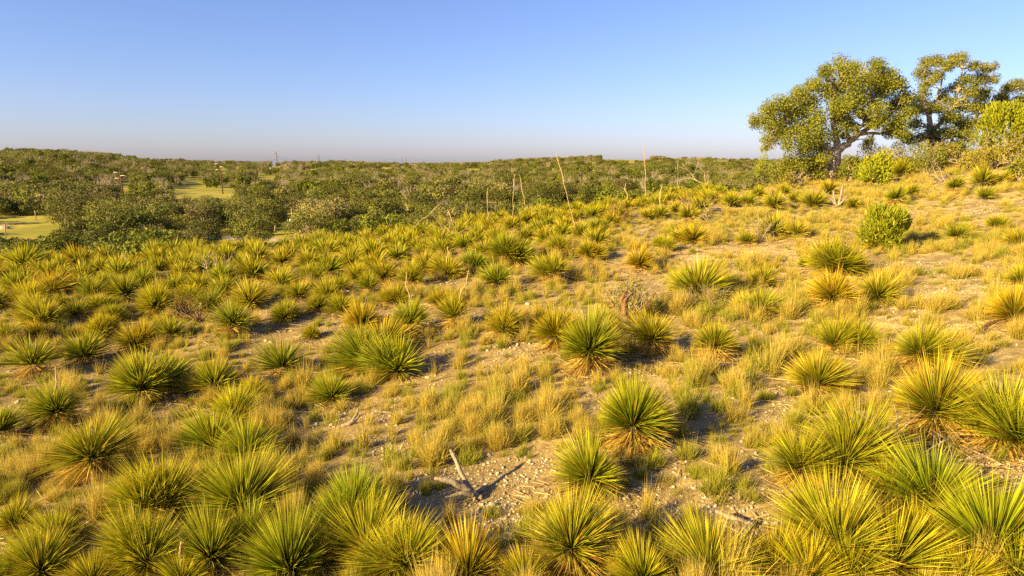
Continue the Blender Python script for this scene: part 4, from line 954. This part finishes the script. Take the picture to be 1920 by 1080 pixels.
for i in single:
    kind = 'bare' if isbare[i] else ('green' if vg.random() < 0.72 else 'juniper') if isgreen[i] else 'oak'
    opts = [v for k, v in VT if k == kind]; tr_, cr_ = opts[int(vg.integers(0, len(opts)))]
    sz = 'small' if size[i] < 0.88 else 'large' if size[i] > 1.08 else 'mid-size'
    b, s = where_of(pu[i], pv[i], pd[i])
    root = thing({'oak': 'oak_tree', 'green': 'leafy_tree', 'juniper': 'juniper_tree', 'bare': 'dead_tree'}[kind], f'{sz} {FEEL[kind]} {b} {s}', 'tree', P3[i], vg.uniform(0, 6.28), (float(size[i]), float(size[i]), float(size[i] * vg.uniform(0.85, 1.15))), f'{kind} trees of the valley woods')
    part('trunk', tr_, root)
    part('bare_limbs' if kind == 'bare' else 'crown', cr_, root, kind != 'bare')
srcs = [source('wood tree', m_) for m_ in FT] + [source('wood tree near', VT[0][1][1]), source('wood tree near', VT[2][1][1]), source('bare crown', bt[1])]
order = len(srcs) - 1
ids = np.where(isbare[rest], 7, np.where(isgreen[rest], 4, vg.integers(0, 4, len(rest))))
ids = np.where((ids < 4) & (pd[rest] < 230), 5 + (ids % 2), ids)
sc_ = size[rest][:, None] * np.column_stack([vg.uniform(0.9, 1.15, len(rest)), vg.uniform(0.9, 1.15, len(rest)), vg.uniform(0.85, 1.1, len(rest))])
far_boost = np.interp(pd[rest], [400, 1200], [1.0, 1.25])[:, None]
rot = np.column_stack([np.zeros(len(rest)), np.zeros(len(rest)), vg.uniform(0, 6.28, len(rest))])
scatter('woodland', P3[rest] - np.array([0, 0, 0.3]), rot, sc_ * far_boost, ids, srcs, 'far mass of live oak woodland covering the valley and low hills')

# ---------------------------------------------------------------- poles, posts, wires, house
def box(geo, c, s, r=0.5, rz=0.0):
    c = np.array(c, float); s = np.array(s, float) / 2
    V = np.array([[x, y, z] for x in (-1, 1) for y in (-1, 1) for z in (-1, 1)], float) * s
    R = np.array([[math.cos(rz), -math.sin(rz), 0], [math.sin(rz), math.cos(rz), 0], [0, 0, 1]])
    geo.add(V @ R.T + c, [(0, 1, 3, 2), (4, 6, 7, 5), (0, 4, 5, 1), (2, 3, 7, 6), (0, 2, 6, 4), (1, 5, 7, 3)], None, r=r)
def base_at(u, d):
    p = at(u, 400, d); p[2] = height(p[0], p[1]); return p
def power_pole(u_top, v_top, u_base, d, label, arms=True, thick=0.17, mat='pole', group='power line poles across the valley'):
    b = base_at(u_base, d); top = at(u_top, v_top, d); h = top[2] - b[2]; lean = (top[0] - b[0])
    root = thing('utility_pole', label, 'utility pole', b, 0, 1.0, group)
    gg = Geo(); tube(gg, np.array([(0, 0, -0.5), (lean * 0.5, 0, h / 2), (lean, 0, h)]), [thick * 1.25, thick, thick * 0.75], 8); part('shaft', gg.mesh('pole shaft', M[mat]), root)
    att = []
    if arms:
        for k, (zz, sgn) in enumerate([(h * 0.93, -1), (h * 0.835, 1), (h * 0.75, -1)]):
            x0 = lean * zz / h; L = 1.6 * arms; ga = Geo(); tube(ga, np.array([(x0 + sgn * 0.1, -0.05, zz), (x0 + sgn * L * 0.6, -0.08, zz + 0.02), (x0 + sgn * L, -0.1, zz + 0.12)]), [0.11, 0.10, 0.06], 6)
            a_ = part('crossarm', ga.mesh('crossarm', M['arm' if d < 300 else mat]), root)
            gi = Geo(); tube(gi, np.array([(x0 + sgn * L * 0.96, -0.1, zz + 0.1), (x0 + sgn * L * 0.96, -0.1, zz - 0.45)]), [0.05, 0.05], 6); part('insulator', gi.mesh('insulator', M['insulator' if d < 300 else 'wire']), a_)
            att.append(b + np.array([x0 + sgn * L * 0.96, -0.1, zz - 0.45]))
    return att
A1 = power_pole(232.5, 319, 235.5, 215, 'rust-brown power pole with three pale arms, leftmost and nearest in the valley', 1.15, 0.2)
A2 = power_pole(418, 303, 421, 262, 'brown power pole with three pale arms at the edge of the sunlit clearing', 1.0, 0.19)
A3 = power_pole(525, 284, 527, 430, 'tall dark power pole standing against the sky right of the clearing', 0.8, 0.20)
A4 = power_pole(603, 290, 605, 690, 'distant dark power pole on the skyline, right of the tall one', 0.8, 0.24)
FARP = [(653, 297, 900), (688, 302, 1000), (726, 299, 1350), (743, 296.5, 1250), (757, 295.5, 1250), (764.5, 294.5, 1200), (797, 298.5, 1300), (853, 301, 1400), (868, 301, 1400)]
FL = ['faint pole at the left end of the far skyline poles', 'second faint skyline pole, rising from the dark woods', 'short faint pole left of the skyline trio', 'first of the three close skyline poles', 'middle of the three close skyline poles', 'tallest and rightmost of the three close skyline poles', 'lone faint skyline pole right of the three', 'tiny skyline pole, second from the right end', 'tiny skyline pole at the right end of the row']
for (u, v, d), lb in zip(FARP, FL): power_pole(u, v, u, d, lb, 0, 0.32, 'pole', 'skyline poles')
gw = Geo()
def span(p, q, sag, r):
    s = np.linspace(0, 1, 22)[:, None]; path = p + (q - p) * s; path[:, 2] -= (sag * 4 * s * (1 - s))[:, 0]
    tube(gw, path, r, 4, cap=False)
A0 = [p + np.array([-160, -70, 4.0]) for p in A1]
for k in range(3):
    g_ = gw; span(A1[k], A2[k], 1.5, 0.012); span(A2[k], A3[k], 3.0, 0.016); span(A3[k], A4[k], 5.0, 0.02)
o = link('power_line', gw.mesh('power line wires', M['wire'])); tag(o, 'thin sagging power wires strung between the tall brown poles', 'power line', None, 'stuff')

def post(name, label, u0, v0, u1, v1, r, mat, cat='post', extra=None, group=None):
    """upright post from ground pixel (u1, v1) to top pixel (u0, v0)"""
    p, dd = ground(np.array([u1], float), np.array([v1], float), 400.0); p = p[0]; d = float(dd[0]); top = at(u0, v0, d) - p
    root = thing(name, label, cat, p, 0, 1.0, group); gg = Geo(); tube(gg, np.array([(0, 0, -0.3), top * 0.5, top]), [r, r, r * 0.9], 7); part('shaft', gg.mesh('post shaft', M[mat]), root)
    return root, p, d, top
post('fence_post', 'taller of two thin white posts on the left brow', 347.5, 435, 350, 473, 0.035, 'steel', 'fence post')
post('fence_post', 'shorter of two thin white posts on the left brow', 357, 435, 358.5, 468, 0.035, 'steel', 'fence post')
post('wooden_post', 'thin tan wooden pole left of the leafy tree by the road', 456.5, 421, 457, 466, 0.06, 'pole_pale', 'post')
rt, p, d, top = post('utility_pole', 'slim pole with a white box near its top beside the gravel road', 547, 408, 548.5, 441, 0.10, 'pole_pale', 'utility pole')
gg = Geo(); box(gg, top * 0.86 + np.array([-0.22, -0.15, 0]), (0.30, 0.25, 0.40)); part('transformer_box', gg.mesh('white box', M['white']), rt)
gg = Geo(); box(gg, top * 0.14 + np.array([0, -0.12, 0]), (0.22, 0.06, 0.5)); part('base_guard', gg.mesh('base guard', M['white']), rt)
post('guy_marker', 'leaning bright yellow guy wire marker right of the white-boxed pole', 561, 433, 566, 442, 0.09, 'yellow', 'marker')
post('wooden_post', 'tan pole at the near edge of the mown field, far left', 9, 420, 11, 447, 0.10, 'pole_pale', 'post')
post('wooden_post', 'short tan post in the middle of the mown field', 65, 394, 68, 413, 0.10, 'pole_pale', 'post')
rt, p, d, top = post('utility_pole', 'tan pole standing at the far right corner of the mown field', 107.5, 387, 109, 408, 0.11, 'pole_pale', 'utility pole')
rt, p2, d2, top2 = post('utility_pole', 'pole with two pale crossarms behind the trees right of the mown field', 135.5, 382, 137.5, 404, 0.11, 'pole_pale', 'utility pole')
for zz in (0.95, 0.78):
    gg = Geo(); box(gg, top2 * zz + np.array([0, -0.14, 0]), (1.4, 0.1, 0.12)); part('crossarm', gg.mesh('crossarm', M['steel']), rt)
pm, dm = ground(np.array([6.0]), np.array([429.0]), 400); pm = pm[0]
gg = Geo(); g1 = np.random.default_rng(3)
ic = [(0, 0, 0.7)] + [(1.1 * math.cos(a), 0.8 * math.sin(a), 0.45) for a in np.linspace(0, 6.28, 9)[:-1]] + [(1.7 * math.cos(a), 1.2 * math.sin(a), -0.1) for a in np.linspace(0, 6.28, 9)[:-1]]
gg.add(np.array(ic) + g1.normal(size=(17, 3)) * 0.06, [(1 + k, 9 + k, 9 + (k + 1) % 8, 1 + (k + 1) % 8) for k in range(8)], [(0, 1 + k, 1 + (k + 1) % 8) for k in range(8)])
o = link('grey_mound', gg.mesh('grey mound', M['roof']), None, pm); tag(o, 'low grey mound beside the tan pole in the mown field', 'mound')
# the gabled house far off
b = base_at(513, 640); root = thing('house', 'tiny cream gabled house far off among the trees, left of the tall pole', 'house', b); Hh = 4.4
gg = Geo(); box(gg, (0, 0, 1.1), (3.4, 5.0, 2.4)); gg.add(np.array([(-1.7, -2.5, 2.3), (1.7, -2.5, 2.3), (0, -2.5, Hh - 0.2), (-1.7, 2.5, 2.3), (1.7, 2.5, 2.3), (0, 2.5, Hh - 0.2)]), None, [(0, 1, 2), (3, 5, 4)]); part('wall', gg.mesh('house wall', M['white']), root)
gg = Geo(); gg.add(np.array([(-2.0, -2.8, 2.05), (0, -2.8, Hh), (0, 2.8, Hh), (-2.0, 2.8, 2.05), (2.0, -2.8, 2.05), (2.0, 2.8, 2.05)]), [(0, 1, 2, 3), (1, 4, 5, 2)]); part('roof', gg.mesh('house roof', M['arm']), root)
gg = Geo(); box(gg, (0, -2.52, 1.2), (0.8, 0.06, 0.9)); part('window', gg.mesh('house window', M['wire']), root)

# ---------------------------------------------------------------- grass
def tuft(seed, n, h, spread, mat, wid=0.006, lean=0.35):
    g1 = np.random.default_rng(seed); geo = Geo(); az = g1.random(n) * 6.283; e = np.abs(g1.normal(size=n)) * lean
    D = np.stack([np.sin(e) * np.cos(az), np.sin(e) * np.sin(az), np.cos(e)], -1); q = np.sqrt(g1.random(n)) * spread
    a2 = g1.random(n) * 6.283; Pb = np.stack([q * np.cos(a2), q * np.sin(a2), np.full(n, -0.02)], -1)
    strips(geo, Pb, D, h * g1.uniform(0.45, 1.1, n), wid, g1.uniform(0.02, 0.30, n), 3, 0.2, None, g1)
    return geo.mesh('tuft', mat)
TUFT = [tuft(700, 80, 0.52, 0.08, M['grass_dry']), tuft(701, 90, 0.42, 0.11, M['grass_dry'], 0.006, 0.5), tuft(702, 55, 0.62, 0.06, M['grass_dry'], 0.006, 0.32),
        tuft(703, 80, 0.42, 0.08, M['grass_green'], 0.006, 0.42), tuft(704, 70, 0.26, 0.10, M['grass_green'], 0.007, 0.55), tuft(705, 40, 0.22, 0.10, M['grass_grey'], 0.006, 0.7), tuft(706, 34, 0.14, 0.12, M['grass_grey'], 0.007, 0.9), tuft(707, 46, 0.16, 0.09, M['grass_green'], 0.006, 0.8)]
# bare ground: (u, v, radius m, strength)
BARE = [(620, 830, 2.2, 1), (840, 965, 1.7, 1), (720, 900, 1.4, 0.9), (1290, 960, 1.5, 0.9), (1380, 940, 1.0, 0.8), (1385, 992, 0.75, 1), (868, 925, 0.9, 1), (90, 760, 1.8, 0.8), (210, 800, 1.4, 0.8), (1430, 665, 1.1, 0.9), (1460, 700, 1.0, 0.6), (960, 690, 1.0, 0.7), (880, 720, 0.9, 0.5), (990, 590, 1.8, 0.8), (600, 640, 1.7, 0.8), (520, 640, 1.2, 0.6),
        (1290, 620, 1.2, 0.7), (1890, 900, 1.1, 1), (1900, 940, 0.9, 1), (240, 935, 0.9, 0.7), (20, 850, 1.2, 0.7), (1730, 500, 1.4, 0.85), (1800, 540, 1.4, 0.85), (1470, 480, 1.8, 0.9), (1340, 480, 2.0, 0.85), (1690, 560, 1.2, 0.8), (1820, 650, 1.1, 0.8), (1560, 455, 1.2, .7), (1700, 400, 1.5, .7), (1830, 395, 1.6, .7), (1480, 620, 0.9, .8), (1640, 610, 0.8, .7), (1850, 760, 0.8, .8), (1420, 760, 0.9, .7), (1210, 545, 1.2, 0.5), (560, 560, 1.5, 0.4), (620, 525, 1.8, 0.5), (1500, 560, 1.2, 0.4), (450, 900, 0.6, .5), (1250, 890, 0.8, .6), (570, 790, 1.2, 0.7)]
bp, _ = ground(np.array([b_[0] for b_ in BARE], float), np.array([b_[1] for b_ in BARE], float), 80.)
gr = np.random.default_rng(808)
def hill_points(n_try, far, power=1.5):
    r = 4.5 + (far - 4.5) * gr.random(n_try) ** power; t = np.radians(gr.uniform(-54, 54, n_try))
    x = r * np.sin(t); y = r * np.cos(t); rc = np.interp(t, _cb_t, _cb_r); ok = r < rc + 14
    return x[ok], y[ok], r[ok]
def bare_at(x, y):
    b = np.zeros_like(x)
    for q, b_ in zip(bp, BARE): b = np.maximum(b, b_[3] * np.exp(-(((x - q[0]) ** 2 + (y - q[1]) ** 2) / b_[2] ** 2)))
    return b
x, y, r = hill_points(290000, 62, 1.12)
nz = fbm(x / 1.9, y / 1.9, 41, 3); nz2 = fbm(x / 0.6, y / 0.6, 43, 2)
# bunchgrass grows in bunches: draw the blades together round their own stools
cs_ = 0.46; ix_ = np.floor(x / cs_); iy_ = np.floor(y / cs_)
hx = _hash(ix_, iy_, 91); hy = _hash(ix_, iy_, 92); hq = _hash(ix_, iy_, 93); hs = _hash(ix_, iy_, 94)
ccx = (ix_ + 0.15 + 0.7 * hx) * cs_; ccy = (iy_ + 0.15 + 0.7 * hy) * cs_
pull = np.interp(hs, [0, 0.3, 1], [0.9, 0.42, 0.28])
x = ccx + (x - ccx) * pull; y = ccy + (y - ccy) * pull
pu_, pv_, pd_ = project(np.column_stack([x, y, height(x, y)]))
right = np.clip((pu_ - 700) / 700, 0, 1)
prob = np.clip((nz - 0.36 + 0.10 * right) * 4.2, 0.05, 1) * np.clip((nz2 - 0.40) * 6, 0.06, 1) * (1 - 0.9 * bare_at(x, y)) * np.where(np.min([np.hypot(x - w_[0], y - w_[1]) for w_ in WOOD_AT], 0) < 0.5, 0.12, 1) 
prob *= np.interp(r, [5, 14, 30, 60], [1.0, 1.0, 0.9, 0.55])
d2 = np.full(len(x), 9e9)
for q in SOTOL_POS: d2 = np.minimum(d2, np.hypot(x - q[0], y - q[1]) / (q[2] * 0.5 + 0.05))
prob = np.where(d2 < 0.8, prob * 0.3, prob)
ok = gr.random(len(x)) < prob
x, y, r, nz, nz2, right, pv_, pu_, hq, hs = [a[ok] for a in (x, y, r, nz, nz2, right, pv_, pu_, hq, hs)]
z = height(x, y); n = len(x); q = np.clip(0.75 * hq + 0.25 * gr.random(n), 0, 0.999); gmix = fbm(x / 3.1, y / 3.1, 47, 2)
ids = np.where(q < 0.22 + 0.2 * right, gr.integers(0, 3, n), np.where(q < 0.60 + 0.4 * (gmix - 0.5), gr.integers(3, 5, n), np.where(q < 0.86, gr.integers(5, 7, n), 7)))
s_ = gr.uniform(0.4, 1.05, n) ** 1.0 * np.clip(0.65 + 1.1 * (nz - 0.3), 0.6, 1.2)
s_ *= np.where(hs < 0.3, 0.75, 0.85 + 0.5 * _hash(np.floor(x / cs_), np.floor(y / cs_), 95)) * np.interp(r, [14, 40], [1, 0.85]) * (1 + 0.18 * right)
sc3 = np.column_stack([s_ * np.interp(r, [10, 50], [1, 1.4]), s_ * np.interp(r, [10, 50], [1, 1.4]), s_])
rot = np.column_stack([gr.normal(size=n) * 0.10, gr.normal(size=n) * 0.10, gr.uniform(0, 6.28, n)])
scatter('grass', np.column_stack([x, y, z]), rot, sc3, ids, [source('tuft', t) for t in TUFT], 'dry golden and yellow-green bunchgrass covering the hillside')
N_GRASS = n

# fallen dead leaves and twigs round the plants
lg = np.random.default_rng(313); near_p = SOTOL_POS[SOTOL_POS[:, 3] < 30]; kk_ = lg.integers(0, len(near_p), 9000)
aa = lg.random(9000) * 6.283; rr2 = near_p[kk_, 2] * (0.4 + 1.3 * lg.random(9000) ** 1.4)
lx = near_p[kk_, 0] + rr2 * np.cos(aa); ly = near_p[kk_, 1] + rr2 * np.sin(aa)
def twig(seed, n, L, w):
    g1 = np.random.default_rng(seed); geo = Geo(); strips(geo, np.zeros((n, 3)) + g1.normal(size=(n, 3)) * np.array([0.1, 0.1, 0.004]) + np.array([0, 0, 0.02]), np.column_stack([g1.normal(size=(n, 2)), g1.normal(size=n) * 0.06]), L * g1.uniform(0.4, 1, n), w, 0.02, 3, 0.6, None, g1)
    return geo.mesh('litter', M['litter'])
M['litter'] = blade_mat('dead leaf litter', [(0.0, (0.30, 0.20, 0.08)), (1.0, (0.46, 0.36, 0.22))], tint=0.5, transl=0.1, rough=0.8, spec=0.05)
scatter('litter', np.column_stack([lx, ly, height(lx, ly)]), np.column_stack([lg.normal(size=9000) * 0.08, lg.normal(size=9000) * 0.08, aa * 3]), np.repeat(lg.uniform(0.6, 1.3, 9000)[:, None], 3, 1), lg.integers(0, 3, 9000),
        [source('litter', twig(740, 5, 0.45, 0.012)), source('litter', twig(741, 7, 0.25, 0.010)), source('litter', twig(742, 4, 0.6, 0.014))], 'fallen dead leaves lying round the sotols')

# ---------------------------------------------------------------- stones
def stone_mesh(seed, sub=1):
    g1 = np.random.default_rng(seed)
    t = (1 + 5 ** 0.5) / 2
    V = unit(np.array([(-1, t, 0), (1, t, 0), (-1, -t, 0), (1, -t, 0), (0, -1, t), (0, 1, t), (0, -1, -t), (0, 1, -t), (t, 0, -1), (t, 0, 1), (-t, 0, -1), (-t, 0, 1)], float))
    F = np.array([(0, 11, 5), (0, 5, 1), (0, 1, 7), (0, 7, 10), (0, 10, 11), (1, 5, 9), (5, 11, 4), (11, 10, 2), (10, 7, 6), (7, 1, 8), (3, 9, 4), (3, 4, 2), (3, 2, 6), (3, 6, 8), (3, 8, 9), (4, 9, 5), (2, 4, 11), (6, 2, 10), (8, 6, 7), (9, 8, 1)])
    for _ in range(sub):
        nv = list(V); cache = {}; nf = []
        def mid(a, b):
            k = (min(a, b), max(a, b))
            if k not in cache: nv.append(unit((nv[a] + nv[b])[None])[0]); cache[k] = len(nv) - 1
            return cache[k]
        for a, b, c in F:
            ab, bc, ca = mid(a, b), mid(b, c), mid(c, a); nf += [(a, ab, ca), (b, bc, ab), (c, ca, bc), (ab, bc, ca)]
        V = np.array(nv); F = np.array(nf)
    for _ in range(7):                       # chop flat faces as limestone breaks
        n_ = unit(g1.normal(size=(1, 3)))[0]; dd_ = g1.uniform(0.55, 0.85); s = V @ n_
        V = V - np.maximum(0, s - dd_)[:, None] * n_
    V = V * np.array([1, g1.uniform(0.6, 0.9), g1.uniform(0.4, 0.65)]) * (1 + 0.05 * g1.normal(size=(len(V), 1)))
    geo = Geo(); geo.add(V, None, F); return geo.mesh('stone', M['stone'])
STONE = [stone_mesh(800 + i) for i in range(6)]; CHIP = [stone_mesh(820 + i, 0) for i in range(5)]
x, y, r = hill_points(290000, 44, 1.3)
b = bare_at(x, y); nz = fbm(x / 1.9, y / 1.9, 41, 3); nz3 = fbm(x / 0.9, y / 0.9, 61, 2)
prob = np.clip(0.10 + 0.9 * b + (0.45 - nz) * 1.6, 0.02, 1) * np.clip((nz3 - 0.30) * 3.2, 0.05, 1)
ok = gr.random(len(x)) < prob; x, y, r = x[ok], y[ok], r[ok]; n = len(x)
s_ = 0.008 + 0.034 * gr.random(n) ** 5 + 0.006 * np.clip(r / 25, 0, 1.5)
rot = np.column_stack([gr.normal(size=n) * 0.4, gr.normal(size=n) * 0.4, gr.uniform(0, 6.28, n)])
scatter('gravel', np.column_stack([x, y, height(x, y) + s_ * 0.15]), rot, np.repeat(s_[:, None], 3, 1) * gr.uniform(0.7, 1.3, (n, 3)), gr.integers(0, 5, n), [source('chip', c) for c in CHIP], 'loose pale limestone chips strewn over the bare soil')
N_CHIP = n
BIG = [(923, 948, 18, 'grey limestone block right below the forked driftwood'), (767, 868, 15, 'pale stone in the grass left of the forked driftwood prong'), (963, 1027, 20, 'large grey stone between the two bottom middle sotols'), (1325, 963, 14, 'bright round stone left of the bleached log'),
       (1330, 951, 10, 'grey stone touching the bright round stone left of the bleached log'), (580, 885, 14, 'grey stone on bare soil above the bottom green sotols'), (568, 892, 10, 'small grey stone beside the one on bare soil above the bottom sotols'), (262, 804, 15, 'pale stone right of the lower left skirted sotol'), (278, 801, 11, 'whitish stone just right of the pale stone, left side'),
       (12, 838, 20, 'broad whitish rock at the left edge'), (35, 755, 14, 'whitish rock left of the long-skirted sotol'), (170, 742, 12, 'pale rock right of the thin pale stalk'), (1518, 934, 11, 'round pale stone below the small starburst sotol, right'), (1462, 929, 10, 'pale stone left of the round one below the starburst, right'),
       (1504, 808, 10, 'white stone in grass left of the wide stalked sotol'), (1425, 807, 9, 'white stone on the bare slope, right centre'), (1210, 920, 12, 'white stone right of the starburst sotol'), (992, 868, 9, 'pale stone in grass left of the starburst sotol'), (1295, 605, 12, 'pale boulder below the sprawling olive scrub'), (970, 648, 10, 'pale stone left of the orange skirted sotol'),
       (567, 630, 12, 'whitish stone by the small thin sotol, middle left'), (500, 640, 11, 'flat whitish stone on the bare strip, middle left'), (1290, 592, 9, 'flat pale stone above the pale boulder'), (500, 899, 12, 'flat stone at the foot of the dark green bottom sotol'), (1668, 735, 9, 'white stone in front of the golden skirted sotol, right'), (1866, 872, 10, 'pale stone beside the fallen pole')]
for u in range(34):
    BIG.append((gr.choice([620, 840, 1290, 120, 990, 600, 240, 1890, 1440, 720]) + gr.normal() * 45, None, gr.uniform(7, 12), None))
k = 0; sp = np.random.default_rng(99)
ANCH = {}
for u, v, wpx, lab in BIG:
    if v is None:
        q = BARE[int(sp.integers(0, 20))]; u = q[0] + sp.normal() * 55; v = q[1] + sp.normal() * 26; grp = 'loose limestone stones on bare soil'; lab = 'small loose limestone stone on a bare patch'
    else: grp = None
    p, dd = ground(np.array([float(u)]), np.array([float(v)]), 80.0); p = p[0]; s = wpx * float(dd[0]) / FPX / 1.75
    o = link('limestone_rock', STONE[k % 6]); k += 1
    o.location = (p[0], p[1], p[2] + s * 0.22); o.scale = (s, s, s); o.rotation_euler = (sp.normal() * 0.25, sp.normal() * 0.25, sp.uniform(0, 6.28)); tag(o, lab, 'rock', grp)
print('sotols', len(ALL), 'hand', N_HAND, 'grass', N_GRASS, 'chips', N_CHIP, 'trees', len(single), 'woodland', len(rest))
